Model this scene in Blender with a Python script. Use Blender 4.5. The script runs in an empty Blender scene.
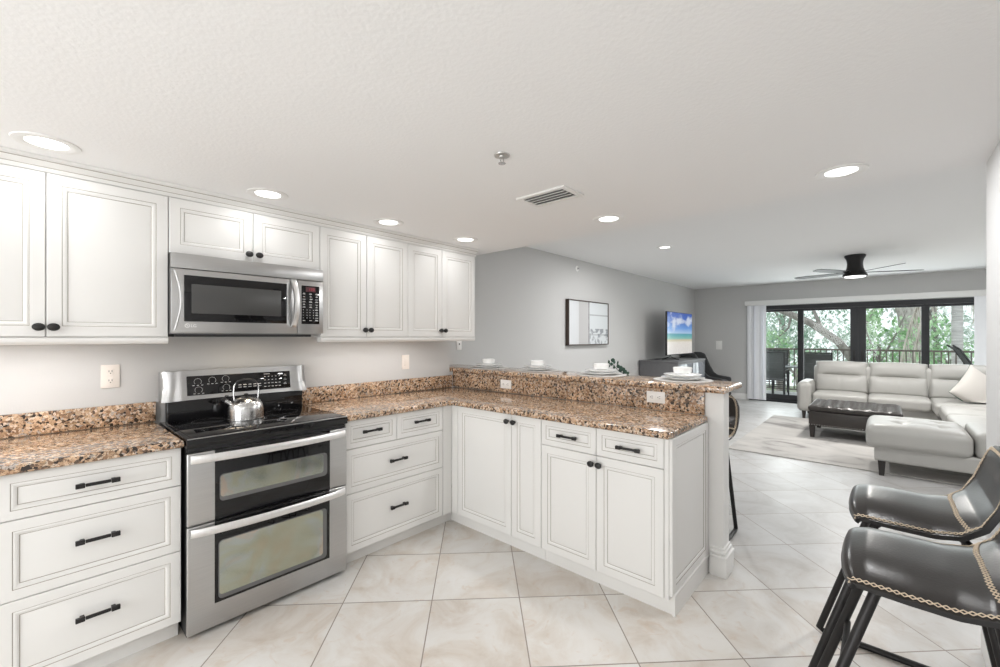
import bpy, bmesh, math, random
from mathutils import Vector, Matrix
random.seed(7)
PI = math.pi
sc = bpy.context.scene
COL = sc.collection

# ------------------------------------------------------------------ camera
cam_d = bpy.data.cameras.new('camera')
cam = bpy.data.objects.new('camera', cam_d)
COL.objects.link(cam)
sc.camera = cam
cam_d.sensor_width = 36.0
cam_d.lens = 36.0 * 426.0 / 1000.0
cam_d.shift_y = 3.5 / 1000.0
cam_d.clip_start = 0.02
cam_d.clip_end = 200
YAW = math.atan2(383, 426)
cam.location = (0, -3.03, 1.40)
cam.rotation_euler = (PI / 2, 0, YAW - PI / 2)

# ------------------------------------------------------------------ colour management, world
vs = sc.view_settings
vs.view_transform = 'Standard'
vs.look = 'None'
vs.gamma = 1.0
vs.exposure = -0.06
vs.use_curve_mapping = False
w = bpy.data.worlds.new('overcast_sky')
sc.world = w
w.use_nodes = True
bg = w.node_tree.nodes['Background']
bg.inputs[0].default_value = (0.93, 0.97, 1.0, 1)
bg.inputs[1].default_value = 1.5
sc.cycles.max_bounces = 10
sc.cycles.diffuse_bounces = 6
sc.cycles.glossy_bounces = 4
sc.cycles.transparent_max_bounces = 12
sc.cycles.caustics_reflective = False
sc.cycles.caustics_refractive = False
sc.cycles.sample_clamp_indirect = 6.0

CEIL_K, CEIL_L = 2.17, 2.55
XF = 10.8


def area(name, loc, rot, sx, sy, power, color=(1, 1, 1), shape='RECTANGLE', spread=PI):
    d = bpy.data.lights.new(name, 'AREA')
    d.shape = shape
    d.size = sx
    if shape in ('RECTANGLE', 'ELLIPSE'):
        d.size_y = sy
    d.energy = power
    d.color = color
    d.spread = spread
    o = bpy.data.objects.new(name, d)
    COL.objects.link(o)
    o.location = loc
    o.rotation_euler = rot
    return o


def portal(name, loc, rot, sx, sy):
    o = area(name, loc, rot, sx, sy, 1)
    o.data.cycles.is_portal = True
    return o


# daylight enters by the sliding doors; the window lamp behind the camera is added fill
portal('daylight_opening', (XF + 0.35, -2.67, 1.05), (0, PI / 2, 0), 2.0, 3.7)
area('window_fill', (-2.58, -1.75, 1.30), (0, -PI / 2, 0), 1.5, 2.2, 68, (1.0, 1.0, 1.0))  # fill lamp at a made-up window, added to brighten the kitchen
area('door_daylight', (XF + 0.30, -2.67, 1.15), (0, PI / 2, 0), 1.7, 3.5, 85, (0.95, 0.98, 1.0))
DOWNLIGHTS = [
    (0.055, -0.56, CEIL_K, 1.1, 'recessed ceiling light over the widest upper cabinet, first along the cabinets'),
    (0.871, -0.565, CEIL_K, 1.1, 'recessed ceiling light in front of the cabinet over the microwave'),
    (1.627, -0.56, CEIL_K, 1.1, 'recessed ceiling light third along the upper cabinets, past the microwave'),
    (2.322, -0.575, CEIL_K, 1.1, 'recessed ceiling light at the end of the upper cabinet row'),
    (2.538, -1.70, CEIL_K, 7, 'recessed ceiling light over the middle of the breakfast bar, beside the air vent'),
    (2.536, -2.885, CEIL_K, 7, 'large recessed ceiling light near the dropped ceiling edge and white side wall'),
    (5.475, -0.95, CEIL_L, 36, 'recessed ceiling light in the higher living room ceiling'),
    (-1.30, -0.60, CEIL_K, 9, 'added unseen fill downlight by the added kitchen window'),  # this lamp and those below are unseen, added to even out brightness
    (-0.75, -2.75, CEIL_K, 9, 'added unseen fill downlight behind the viewer over the kitchen floor'),
    (4.60, -4.40, CEIL_L, 36, 'added unseen fill downlight in the living room corner behind the side wall'),
    (8.20, -4.35, CEIL_L, 42, 'added unseen fill downlight over the sofa wing'),
]


# ------------------------------------------------------------------ materials
def new_mat(name):
    m = bpy.data.materials.new(name)
    m.use_nodes = True
    nt = m.node_tree
    return m, nt, nt.nodes['Principled BSDF']


def mat(name, color, rough=0.5, metal=0.0, spec=0.5, coat=0.0, bump=0.0, bscale=60, var=0.0, vscale=8, stretch=None, emit=None, estr=0):
    m, nt, p = new_mat(name)
    c = (color[0], color[1], color[2], 1)
    p.inputs['Base Color'].default_value = c
    p.inputs['Roughness'].default_value = rough
    p.inputs['Metallic'].default_value = metal
    p.inputs['Specular IOR Level'].default_value = spec
    p.inputs['Coat Weight'].default_value = coat
    N, L = nt.nodes.new, nt.links.new
    tc = N('ShaderNodeTexCoord')
    src = tc.outputs['Object']
    if stretch:
        mp = N('ShaderNodeMapping')
        mp.inputs['Scale'].default_value = stretch
        L(src, mp.inputs[0])
        src = mp.outputs[0]
    if var:
        n = N('ShaderNodeTexNoise')
        n.inputs['Scale'].default_value = vscale
        n.inputs['Detail'].default_value = 4
        L(src, n.inputs['Vector'])
        mx = N('ShaderNodeMix')
        mx.data_type = 'RGBA'
        mx.inputs[6].default_value = [max(0, v * (1 - var)) for v in color] + [1]
        mx.inputs[7].default_value = [min(1, v * (1 + var)) for v in color] + [1]
        L(n.outputs['Fac'], mx.inputs[0])
        L(mx.outputs[2], p.inputs['Base Color'])
    if bump:
        n = N('ShaderNodeTexNoise')
        n.inputs['Scale'].default_value = bscale
        n.inputs['Detail'].default_value = 3
        L(src, n.inputs['Vector'])
        b = N('ShaderNodeBump')
        b.inputs['Strength'].default_value = bump
        b.inputs['Distance'].default_value = 0.01
        L(n.outputs['Fac'], b.inputs['Height'])
        L(b.outputs[0], p.inputs['Normal'])
    if emit:
        p.inputs['Emission Color'].default_value = (*emit, 1)
        p.inputs['Emission Strength'].default_value = estr
    return m


def ramp(nt, stops, interp='LINEAR'):
    r = nt.nodes.new('ShaderNodeValToRGB')
    cr = r.color_ramp
    cr.interpolation = interp
    while len(cr.elements) < len(stops):
        cr.elements.new(0.5)
    for e, (p, c) in zip(cr.elements, stops):
        e.position = p
        e.color = (*c, 1)
    return r


def M(nt, op, a, b=None, c=None):
    n = nt.nodes.new('ShaderNodeMath')
    n.operation = op
    for i, v in enumerate((a, b, c)):
        if v is None:
            continue
        if isinstance(v, (int, float)):
            n.inputs[i].default_value = v
        else:
            nt.links.new(v, n.inputs[i])
    return n.outputs[0]


def mixc(nt, fac, a, b, mode='MIX'):
    n = nt.nodes.new('ShaderNodeMix')
    n.data_type = 'RGBA'
    n.blend_type = mode
    for i, v in ((0, fac), (6, a), (7, b)):
        if isinstance(v, (int, float)):
            n.inputs[i].default_value = v
        elif isinstance(v, tuple):
            n.inputs[i].default_value = (*v, 1)
        else:
            nt.links.new(v, n.inputs[i])
    return n.outputs[2]


def granite():
    m, nt, p = new_mat('granite')
    N, L = nt.nodes.new, nt.links.new
    tc = N('ShaderNodeTexCoord')
    geo = N('ShaderNodeNewGeometry')
    n0 = N('ShaderNodeTexNoise')
    n0.inputs['Scale'].default_value = 45
    n0.inputs['Detail'].default_value = 3
    L(geo.outputs['Position'], n0.inputs['Vector'])
    va = N('ShaderNodeVectorMath'); va.operation = 'MULTIPLY_ADD'
    L(n0.outputs['Color'], va.inputs[0])
    va.inputs[1].default_value = (0.02, 0.02, 0.02)
    L(geo.outputs['Position'], va.inputs[2])
    v1 = N('ShaderNodeTexVoronoi')
    v1.inputs['Scale'].default_value = 92
    L(va.outputs[0], v1.inputs['Vector'])
    s1 = N('ShaderNodeSeparateColor')
    L(v1.outputs['Color'], s1.inputs[0])
    r1 = ramp(nt, [(0.0, (0.034, 0.028, 0.024)), (0.11, (0.13, 0.09, 0.065)), (0.21, (0.30, 0.19, 0.12)),
                   (0.38, (0.46, 0.32, 0.21)), (0.58, (0.58, 0.43, 0.305)), (0.75, (0.68, 0.57, 0.46)), (0.90, (0.42, 0.39, 0.365))], 'CONSTANT')
    L(s1.outputs[0], r1.inputs[0])
    n2 = N('ShaderNodeTexNoise')
    n2.inputs['Scale'].default_value = 9
    n2.inputs['Detail'].default_value = 4
    L(geo.outputs['Position'], n2.inputs['Vector'])
    r2 = ramp(nt, [(0.33, (0.82, 0.78, 0.74)), (0.68, (1.15, 1.06, 0.98))])
    L(n2.outputs['Fac'], r2.inputs[0])
    c = mixc(nt, 1.0, r1.outputs[0], r2.outputs[0], 'MULTIPLY')
    v3 = N('ShaderNodeTexNoise')
    v3.inputs['Scale'].default_value = 190
    v3.inputs['Detail'].default_value = 2
    L(geo.outputs['Position'], v3.inputs['Vector'])
    r3 = ramp(nt, [(0.56, (0, 0, 0)), (0.62, (1, 1, 1))])
    L(v3.outputs['Fac'], r3.inputs[0])
    f = M(nt, 'MULTIPLY', r3.outputs[0], 0.7)
    c = mixc(nt, f, c, (0.04, 0.032, 0.028))
    L(c, p.inputs['Base Color'])
    p.inputs['Roughness'].default_value = 0.09
    p.inputs['Specular IOR Level'].default_value = 0.6
    return m


def floor_tile(name, warm=True):
    m, nt, p = new_mat(name)
    N, L = nt.nodes.new, nt.links.new
    geo = N('ShaderNodeNewGeometry')
    sp = N('ShaderNodeSeparateXYZ')
    L(geo.outputs['Position'], sp.inputs[0])
    u = M(nt, 'MULTIPLY', M(nt, 'ADD', sp.outputs[0], sp.outputs[1]), 0.70710678)
    v = M(nt, 'MULTIPLY', M(nt, 'SUBTRACT', sp.outputs[0], sp.outputs[1]), 0.70710678)
    u = M(nt, 'DIVIDE', M(nt, 'SUBTRACT', u, 0.139 - 4.87), 0.487)
    v = M(nt, 'DIVIDE', M(nt, 'SUBTRACT', v, 1.902 - 4.655), 0.4655)
    fu, fv = M(nt, 'FRACT', u), M(nt, 'FRACT', v)
    du = M(nt, 'SUBTRACT', 0.5, M(nt, 'ABSOLUTE', M(nt, 'SUBTRACT', fu, 0.5)))
    dv = M(nt, 'SUBTRACT', 0.5, M(nt, 'ABSOLUTE', M(nt, 'SUBTRACT', fv, 0.5)))
    d = M(nt, 'MINIMUM', du, dv)
    grout = M(nt, 'LESS_THAN', d, 0.0062)
    cid = N('ShaderNodeCombineXYZ')
    L(M(nt, 'FLOOR', u), cid.inputs[0]); L(M(nt, 'FLOOR', v), cid.inputs[1])
    wn = N('ShaderNodeTexWhiteNoise'); wn.noise_dimensions = '3D'
    L(cid.outputs[0], wn.inputs['Vector'])
    # each tile gets its own piece of the marbling
    off = N('ShaderNodeVectorMath'); off.operation = 'MULTIPLY_ADD'
    L(wn.outputs['Color'], off.inputs[0]); off.inputs[1].default_value = (7, 7, 7)
    L(geo.outputs['Position'], off.inputs[2])
    n1 = N('ShaderNodeTexNoise'); n1.inputs['Scale'].default_value = 3.2; n1.inputs['Detail'].default_value = 7
    n1.inputs['Roughness'].default_value = 0.62; n1.inputs['Distortion'].default_value = 0.8
    L(off.outputs[0], n1.inputs['Vector'])
    r1 = ramp(nt, [(0.30, (0.55, 0.485, 0.42)), (0.44, (0.64, 0.595, 0.545)), (0.56, (0.70, 0.68, 0.65)), (0.72, (0.735, 0.725, 0.71))])
    L(n1.outputs['Fac'], r1.inputs[0])
    n2 = N('ShaderNodeTexNoise'); n2.inputs['Scale'].default_value = 9; n2.inputs['Detail'].default_value = 6
    n2.inputs['Distortion'].default_value = 2.0
    L(off.outputs[0], n2.inputs['Vector'])
    r2 = ramp(nt, [(0.60, (0, 0, 0)), (0.68, (1, 1, 1))])
    L(n2.outputs['Fac'], r2.inputs[0])
    c = mixc(nt, M(nt, 'MULTIPLY', r2.outputs[0], 0.34), r1.outputs[0], (0.58, 0.46, 0.36))
    tone = M(nt, 'MULTIPLY_ADD', wn.outputs['Value'], 0.10, 0.92)
    tc_ = N('ShaderNodeCombineColor')
    for i in range(3):
        L(tone, tc_.inputs[i])
    c = mixc(nt, 1.0, c, tc_.outputs[0], 'MULTIPLY')
    # same tiles beyond the breakfast bar, greying from daylight painted into the colour
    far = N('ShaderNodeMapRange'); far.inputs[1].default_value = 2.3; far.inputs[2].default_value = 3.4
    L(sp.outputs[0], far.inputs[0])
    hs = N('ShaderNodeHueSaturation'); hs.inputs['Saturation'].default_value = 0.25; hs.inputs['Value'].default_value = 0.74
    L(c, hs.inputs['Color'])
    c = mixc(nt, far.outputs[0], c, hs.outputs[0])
    c = mixc(nt, grout, c, (0.28, 0.245, 0.21))
    L(c, p.inputs['Base Color'])
    p.inputs['Roughness'].default_value = 0.34
    p.inputs['Specular IOR Level'].default_value = 0.30
    b = N('ShaderNodeBump'); b.inputs['Strength'].default_value = 0.25; b.inputs['Distance'].default_value = 0.002
    L(M(nt, 'SUBTRACT', 1.0, grout), b.inputs['Height'])
    L(b.outputs[0], p.inputs['Normal'])
    return m


def rug_mat():
    m, nt, p = new_mat('rug_pile')
    N, L = nt.nodes.new, nt.links.new
    geo = N('ShaderNodeNewGeometry')
    mp = N('ShaderNodeMapping'); mp.inputs['Scale'].default_value = (1.5, 0.9, 1)
    L(geo.outputs['Position'], mp.inputs[0])
    n = N('ShaderNodeTexNoise'); n.inputs['Scale'].default_value = 1.5; n.inputs['Detail'].default_value = 8; n.inputs['Distortion'].default_value = 1.6
    L(mp.outputs[0], n.inputs['Vector'])
    r = ramp(nt, [(0.30, (0.27, 0.255, 0.245)), (0.38, (0.40, 0.385, 0.37)), (0.44, (0.47, 0.455, 0.435)), (0.62, (0.53, 0.51, 0.485))])
    L(n.outputs['Fac'], r.inputs[0])
    L(r.outputs[0], p.inputs['Base Color'])
    p.inputs['Roughness'].default_value = 0.95
    return m


def glass_mat():
    m = bpy.data.materials.new('window_glass')
    m.use_nodes = True
    nt = m.node_tree
    nt.nodes.clear()
    o = nt.nodes.new('ShaderNodeOutputMaterial')
    t = nt.nodes.new('ShaderNodeBsdfTransparent')
    t.inputs[0].default_value = (0.96, 0.98, 0.97, 1)
    g = nt.nodes.new('ShaderNodeBsdfGlossy')
    g.inputs['Roughness'].default_value = 0.02
    mx = nt.nodes.new('ShaderNodeMixShader')
    mx.inputs[0].default_value = 0.015
    nt.links.new(t.outputs[0], mx.inputs[1]); nt.links.new(g.outputs[0], mx.inputs[2]); nt.links.new(mx.outputs[0], o.inputs[0])
    return m


def steel(name, base=0.60, rough=0.27, stretch=(2, 2, 220), amp=0.05):
    m, nt, p = new_mat(name)
    N, L = nt.nodes.new, nt.links.new
    p.inputs['Metallic'].default_value = 1
    tc = N('ShaderNodeTexCoord')
    mp = N('ShaderNodeMapping'); mp.inputs['Scale'].default_value = stretch
    L(tc.outputs['Object'], mp.inputs[0])
    n = N('ShaderNodeTexNoise'); n.inputs['Scale'].default_value = 3; n.inputs['Detail'].default_value = 3
    L(mp.outputs[0], n.inputs['Vector'])
    r = ramp(nt, [(0.3, (base - amp,) * 3), (0.7, (base + amp, base + amp, base + amp * 0.9))])
    L(n.outputs['Fac'], r.inputs[0])
    L(r.outputs[0], p.inputs['Base Color'])
    L(M(nt, 'MULTIPLY_ADD', n.outputs['Fac'], 0.10, rough - 0.05), p.inputs['Roughness'])
    return m


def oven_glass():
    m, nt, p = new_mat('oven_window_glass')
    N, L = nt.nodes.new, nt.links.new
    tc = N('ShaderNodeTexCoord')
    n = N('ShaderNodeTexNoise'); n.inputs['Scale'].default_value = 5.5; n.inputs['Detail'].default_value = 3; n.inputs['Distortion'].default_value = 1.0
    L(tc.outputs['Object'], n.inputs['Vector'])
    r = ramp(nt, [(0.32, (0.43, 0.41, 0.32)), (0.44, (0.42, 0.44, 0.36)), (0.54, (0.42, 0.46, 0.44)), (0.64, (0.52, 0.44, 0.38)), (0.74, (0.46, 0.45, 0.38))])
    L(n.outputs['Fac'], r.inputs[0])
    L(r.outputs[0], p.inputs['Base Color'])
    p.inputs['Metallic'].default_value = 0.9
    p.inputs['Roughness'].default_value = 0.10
    return m


def beach_screen():
    m, nt, p = new_mat('lit_screen')
    N, L = nt.nodes.new, nt.links.new
    tc = N('ShaderNodeTexCoord')
    sp = N('ShaderNodeSeparateXYZ'); L(tc.outputs['Object'], sp.inputs[0])
    t = M(nt, 'DIVIDE', sp.outputs[2], 0.80)
    r = ramp(nt, [(0.0, (0.66, 0.62, 0.58)), (0.27, (0.72, 0.66, 0.58)), (0.34, (0.62, 0.56, 0.36)), (0.37, (0.22, 0.50, 0.44)),
                  (0.44, (0.08, 0.40, 0.42)), (0.485, (0.06, 0.32, 0.42)), (0.50, (0.42, 0.60, 0.82)), (0.62, (0.12, 0.32, 0.74)), (0.80, (0.035, 0.14, 0.52)), (1.0, (0.03, 0.10, 0.45))])
    L(t, r.inputs[0])
    mp = N('ShaderNodeMapping'); mp.inputs['Scale'].default_value = (.55, 1, 1.2); L(tc.outputs['Object'], mp.inputs[0])
    n = N('ShaderNodeTexNoise'); n.inputs['Scale'].default_value = 3.4; n.inputs['Detail'].default_value = 5
    L(mp.outputs[0], n.inputs['Vector'])
    rc = ramp(nt, [(0.52, (0, 0, 0)), (0.62, (1, 1, 1))]); L(n.outputs['Fac'], rc.inputs[0])
    f = M(nt, 'MULTIPLY', rc.outputs[0], M(nt, 'GREATER_THAN', t, 0.52))
    c = mixc(nt, M(nt, 'MULTIPLY', f, 0.8), r.outputs[0], (0.75, 0.80, 0.88))
    n3 = N('ShaderNodeTexNoise'); n3.inputs['Scale'].default_value = 16; n3.inputs['Detail'].default_value = 4; L(tc.outputs['Object'], n3.inputs['Vector'])
    f3 = M(nt, 'MULTIPLY', M(nt, 'LESS_THAN', t, 0.30), M(nt, 'MULTIPLY', n3.outputs['Fac'], 0.6))
    c = mixc(nt, f3, c, (0.95, 0.92, 0.90))
    L(c, p.inputs['Emission Color'])
    p.inputs['Emission Strength'].default_value = 0.85
    p.inputs['Base Color'].default_value = (0.02, 0.02, 0.02, 1)
    p.inputs['Roughness'].default_value = 0.15
    return m


def art_mat():
    m, nt, p = new_mat('abstract_canvas')
    N, L = nt.nodes.new, nt.links.new
    tc = N('ShaderNodeTexCoord')
    sp = N('ShaderNodeSeparateXYZ'); L(tc.outputs['Object'], sp.inputs[0])
    x, z = sp.outputs[0], sp.outputs[2]
    n = N('ShaderNodeTexNoise'); n.inputs['Scale'].default_value = 14; n.inputs['Detail'].default_value = 6; L(tc.outputs['Object'], n.inputs['Vector'])
    base = ramp(nt, [(0.0, (0.66, 0.68, 0.70)), (0.22, (0.60, 0.61, 0.62)), (0.235, (0.46, 0.455, 0.455)), (0.46, (0.50, 0.495, 0.495)), (0.475, (0.62, 0.65, 0.67)), (1.0, (0.60, 0.63, 0.64))])
    L(M(nt, 'DIVIDE', x, 1.26), base.inputs[0])
    c = base.outputs[0]
    speck = ramp(nt, [(0.50, (1, 1, 1)), (0.60, (0.45, 0.46, 0.48))]); L(n.outputs['Fac'], speck.inputs[0])
    low = M(nt, 'MULTIPLY', M(nt, 'LESS_THAN', z, 0.25), M(nt, 'GREATER_THAN', x, 0.60))
    c = mixc(nt, low, c, mixc(nt, 1.0, c, speck.outputs[0], 'MULTIPLY'))
    stripe = M(nt, 'LESS_THAN', M(nt, 'ABSOLUTE', M(nt, 'SUBTRACT', x, 0.575)), 0.016)
    c = mixc(nt, M(nt, 'MULTIPLY', stripe, n.outputs['Fac']), c, (0.05, 0.05, 0.06))
    l2 = M(nt, 'MULTIPLY', M(nt, 'LESS_THAN', M(nt, 'ABSOLUTE', M(nt, 'SUBTRACT', z, 0.155)), 0.008), M(nt, 'GREATER_THAN', x, 0.60))
    l3 = M(nt, 'MULTIPLY', M(nt, 'LESS_THAN', M(nt, 'ABSOLUTE', M(nt, 'SUBTRACT', z, 0.46)), 0.010), M(nt, 'GREATER_THAN', x, 0.60))
    c = mixc(nt, M(nt, 'MULTIPLY', M(nt, 'ADD', l2, l3), 0.45), c, (0.12, 0.12, 0.13))
    L(c, p.inputs['Base Color'])
    p.inputs['Roughness'].default_value = 0.8
    return m


def bark_mat(name, a, b, sc_=(6, 6, 1.5)):
    m, nt, p = new_mat(name)
    N, L = nt.nodes.new, nt.links.new
    tc = N('ShaderNodeTexCoord')
    mp = N('ShaderNodeMapping'); mp.inputs['Scale'].default_value = sc_
    L(tc.outputs['Object'], mp.inputs[0])
    n = N('ShaderNodeTexNoise'); n.inputs['Scale'].default_value = 3; n.inputs['Detail'].default_value = 6
    L(mp.outputs[0], n.inputs['Vector'])
    r = ramp(nt, [(0.35, a), (0.65, b)]); L(n.outputs['Fac'], r.inputs[0])
    L(r.outputs[0], p.inputs['Base Color'])
    p.inputs['Roughness'].default_value = 0.9
    return m


def leaf_mat(name, a, b):
    m, nt, p = new_mat(name)
    N, L = nt.nodes.new, nt.links.new
    tc = N('ShaderNodeTexCoord')
    n = N('ShaderNodeTexNoise'); n.inputs['Scale'].default_value = 4.5; n.inputs['Detail'].default_value = 4
    L(tc.outputs['Object'], n.inputs['Vector'])
    r = ramp(nt, [(0.35, a), (0.65, b)]); L(n.outputs['Fac'], r.inputs[0])
    L(r.outputs[0], p.inputs['Base Color'])
    p.inputs['Roughness'].default_value = 0.6
    p.inputs['Subsurface Weight'].default_value = 0.0
    return m


CAB = mat('cabinet_paint', (0.735, 0.73, 0.715), 0.38, var=0.02, vscale=3)
GLAZE = mat('glaze_line', (0.34, 0.31, 0.27), 0.6)
WALL = mat('wall_paint', (0.56, 0.557, 0.55), 0.75, bump=0.06, bscale=160)
WALLW = mat('side_wall_paint', (0.70, 0.70, 0.70), 0.7, bump=0.06, bscale=160)
CEIL = mat('ceiling_paint', (0.87, 0.87, 0.87), 0.9, bump=0.12, bscale=70)
WHITE = mat('white_trim_paint', (0.82, 0.815, 0.80), 0.4)
PLASTIC = mat('white_plastic', (0.84, 0.83, 0.81), 0.35)
DARKHOLE = mat('socket_slots', (0.03, 0.03, 0.03), 0.6)
GRAN = granite()
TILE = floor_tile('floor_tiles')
STEEL = steel('brushed_steel', 0.50, 0.30, (2, 2, 160), 0.025)
STEELH = steel('polished_handle_steel', 0.84, 0.36, (40, 2, 2), 0.02)
KETTLE = steel('kettle_steel', 0.56, 0.24, (30, 30, .5), 0.10)
BLACKGLASS = mat('black_glass', (0.006, 0.006, 0.007), 0.025, spec=0.40)
BLACK = mat('black_metal', (0.014, 0.013, 0.013), 0.42, spec=0.35, var=0.1)
BLACKP = mat('black_plastic', (0.02, 0.02, 0.021), 0.5)
MWGLASS = mat('microwave_window', (0.055, 0.055, 0.054), 0.28)
OVENG = oven_glass()
MARK = mat('panel_marking', (0.62, 0.62, 0.62), 0.5)
LOGO = mat('logo_silver', (0.88, 0.88, 0.88), 0.4)
REDLED = mat('red_digits', (0.2, 0.02, 0.03), 0.4, emit=(0.9, 0.08, 0.12), estr=0.35)
REDBACK = mat('display_red', (0.07, 0.012, 0.018), 0.3)
LEATHER = mat('sofa_leather', (0.385, 0.378, 0.358), 0.40, bump=0.08, bscale=90, var=0.05, vscale=5)
DKLEATHER = mat('ottoman_leather', (0.030, 0.025, 0.022), 0.33, bump=0.1, bscale=80)
STOOLL = mat('stool_leather', (0.026, 0.023, 0.0215), 0.28, spec=0.40, bump=0.05, bscale=120, var=0.25, vscale=6)
STITCH = mat('cream_thread', (0.66, 0.55, 0.42), 0.8)
NAIL = mat('nailhead', (0.55, 0.53, 0.50), 0.3, metal=1)
DKWOOD = mat('dark_wood', (0.018, 0.014, 0.012), 0.4, var=0.2)
FRAMEB = mat('door_frame_black', (0.022, 0.023, 0.026), 0.45, spec=0.35)
GLASS = glass_mat()
BLIND = mat('blind_fabric', (0.86, 0.87, 0.90), 0.7)
RUG = rug_mat()
CERAMIC = mat('white_ceramic', (0.86, 0.86, 0.85), 0.18)
MATC = mat('placemat_weave', (0.56, 0.54, 0.52), 0.5, bump=0.3, bscale=200)
SCREEN = beach_screen()
ART = art_mat()
FRAMEW = mat('walnut_frame', (0.055, 0.036, 0.026), 0.5, var=0.2, stretch=(4, 4, 30))
CONSOLE = mat('console_charcoal', (0.13, 0.13, 0.135), 0.5, var=0.15, vscale=20)
CONGLASS = mat('console_glass', (0.20, 0.22, 0.25), 0.08)
CHAIRF = mat('charcoal_fabric', (0.06, 0.061, 0.064), 0.85)
CUSHION = mat('oatmeal_linen', (0.50, 0.475, 0.445), 0.9, bump=0.2, bscale=220)
GREENP = mat('green_cushion_back', (0.015, 0.085, 0.055), 0.8)
SLING = mat('patio_sling', (0.085, 0.085, 0.088), 0.8, bump=0.2, bscale=250)
PATIO = mat('patio_metal', (0.030, 0.030, 0.032), 0.5)
BRONZE = mat('railing_bronze', (0.15, 0.125, 0.105), 0.5)
DECK = mat('balcony_concrete', (0.62, 0.63, 0.64), 0.8, var=0.1)
LENS = mat('lamp_lens', (0.9, 0.9, 0.9), 0.5, emit=(1.0, 0.985, 0.96), estr=3.0)
STRIPL = mat('strip_lens', (0.9, 0.9, 0.9), 0.5, emit=(1.0, 0.96, 0.90), estr=1.6)
LEAFA = leaf_mat('leaf_light', (0.22, 0.46, 0.20), (0.62, 0.78, 0.54))
LEAFB = leaf_mat('leaf_deep', (0.20, 0.36, 0.26), (0.55, 0.70, 0.58))
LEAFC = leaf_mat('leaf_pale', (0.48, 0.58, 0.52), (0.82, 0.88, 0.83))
FROND = leaf_mat('dry_frond', (0.44, 0.40, 0.35), (0.68, 0.63, 0.56))
BARK = bark_mat('grey_bark', (0.20, 0.18, 0.17), (0.36, 0.33, 0.31))
PALMB = bark_mat('palm_bark', (0.42, 0.41, 0.40), (0.66, 0.65, 0.63), (1, 1, 9))
SPRIG = mat('eucalyptus_leaf', (0.025, 0.062, 0.042), 0.6, var=0.3, vscale=40)
EARTH = mat('ground_cover', (0.22, 0.26, 0.18), 0.95, var=0.4, vscale=2)


# ------------------------------------------------------------------ mesh helpers
def addmesh(bm, tmp, mi=0, mtx=None):
    if mtx is not None:
        bmesh.ops.transform(tmp, matrix=mtx, verts=tmp.verts)
    for f in tmp.faces:
        if mi is not None:
            f.material_index = mi
    me = bpy.data.meshes.new('tmp')
    tmp.to_mesh(me)
    tmp.free()
    bm.from_mesh(me)
    bpy.data.meshes.remove(me)


def box(bm, x0, x1, y0, y1, z0, z1, mi=0, bev=0.0, seg=2, mtx=None):
    t = bmesh.new()
    bmesh.ops.create_cube(t, size=1)
    for v in t.verts:
        v.co = Vector((x0 + (v.co.x + .5) * (x1 - x0), y0 + (v.co.y + .5) * (y1 - y0), z0 + (v.co.z + .5) * (z1 - z0)))
    if bev > 0:
        bmesh.ops.bevel(t, geom=t.edges[:], offset=bev, segments=seg, affect='EDGES', profile=0.5)
    addmesh(bm, t, mi, mtx)


def slab(bm, poly, z0, z1, bev=0.0, seg=3, mi=0):
    t = bmesh.new()
    vs_ = [t.verts.new((x, y, z0)) for x, y in poly]
    f = t.faces.new(vs_)
    r = bmesh.ops.extrude_face_region(t, geom=[f])
    for v in [g for g in r['geom'] if isinstance(g, bmesh.types.BMVert)]:
        v.co.z = z1
    bmesh.ops.recalc_face_normals(t, faces=t.faces[:])
    if bev:
        ed = [e for e in t.edges if abs(e.verts[0].co.z - e.verts[1].co.z) < 1e-6]
        bmesh.ops.bevel(t, geom=ed, offset=bev, segments=seg, affect='EDGES', profile=0.5)
    addmesh(bm, t, mi)


def extrude_x(bm, prof, x0, x1, mi=0, lines=None):
    """closed profile of (y, z) pulled along x; lines = indices of edges that take material 1"""
    t = bmesh.new()
    a = [t.verts.new((x0, y, z)) for y, z in prof]
    b = [t.verts.new((x1, y, z)) for y, z in prof]
    n = len(prof)
    fs = []
    for i in range(n):
        fs.append(t.faces.new((a[i], a[(i + 1) % n], b[(i + 1) % n], b[i])))
    t.faces.new(a[::-1]); t.faces.new(b)
    for f in t.faces:
        f.material_index = mi
    for i in (lines or []):
        fs[i].material_index = 1
    bmesh.ops.recalc_face_normals(t, faces=t.faces[:])
    addmesh(bm, t, None)


def tube(bm, pts, r, seg=10, mi=0, closed=False, rr=None):
    t = bmesh.new()
    P = [Vector(p) for p in pts]
    n = len(P)
    rings = []
    up = None
    for i in range(n):
        if closed:
            d = (P[(i + 1) % n] - P[i - 1]).normalized()
        else:
            d = (P[min(i + 1, n - 1)] - P[max(i - 1, 0)]).normalized()
        if up is None:
            up = Vector((0, 0, 1)) if abs(d.z) < 0.9 else Vector((1, 0, 0))
        s = d.cross(up)
        if s.length < 1e-6:
            s = d.cross(Vector((0, 1, 0)))
        s.normalize()
        up = s.cross(d).normalized()
        R = rr[i] if rr else r
        rings.append([t.verts.new(P[i] + (s * math.cos(2 * PI * k / seg) + up * math.sin(2 * PI * k / seg)) * R) for k in range(seg)])
    for i in range(n if closed else n - 1):
        A, B = rings[i], rings[(i + 1) % n]
        for k in range(seg):
            t.faces.new((A[k], A[(k + 1) % seg], B[(k + 1) % seg], B[k]))
    if not closed:
        t.faces.new(rings[0][::-1]); t.faces.new(rings[-1])
    bmesh.ops.recalc_face_normals(t, faces=t.faces[:])
    addmesh(bm, t, mi)


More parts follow.
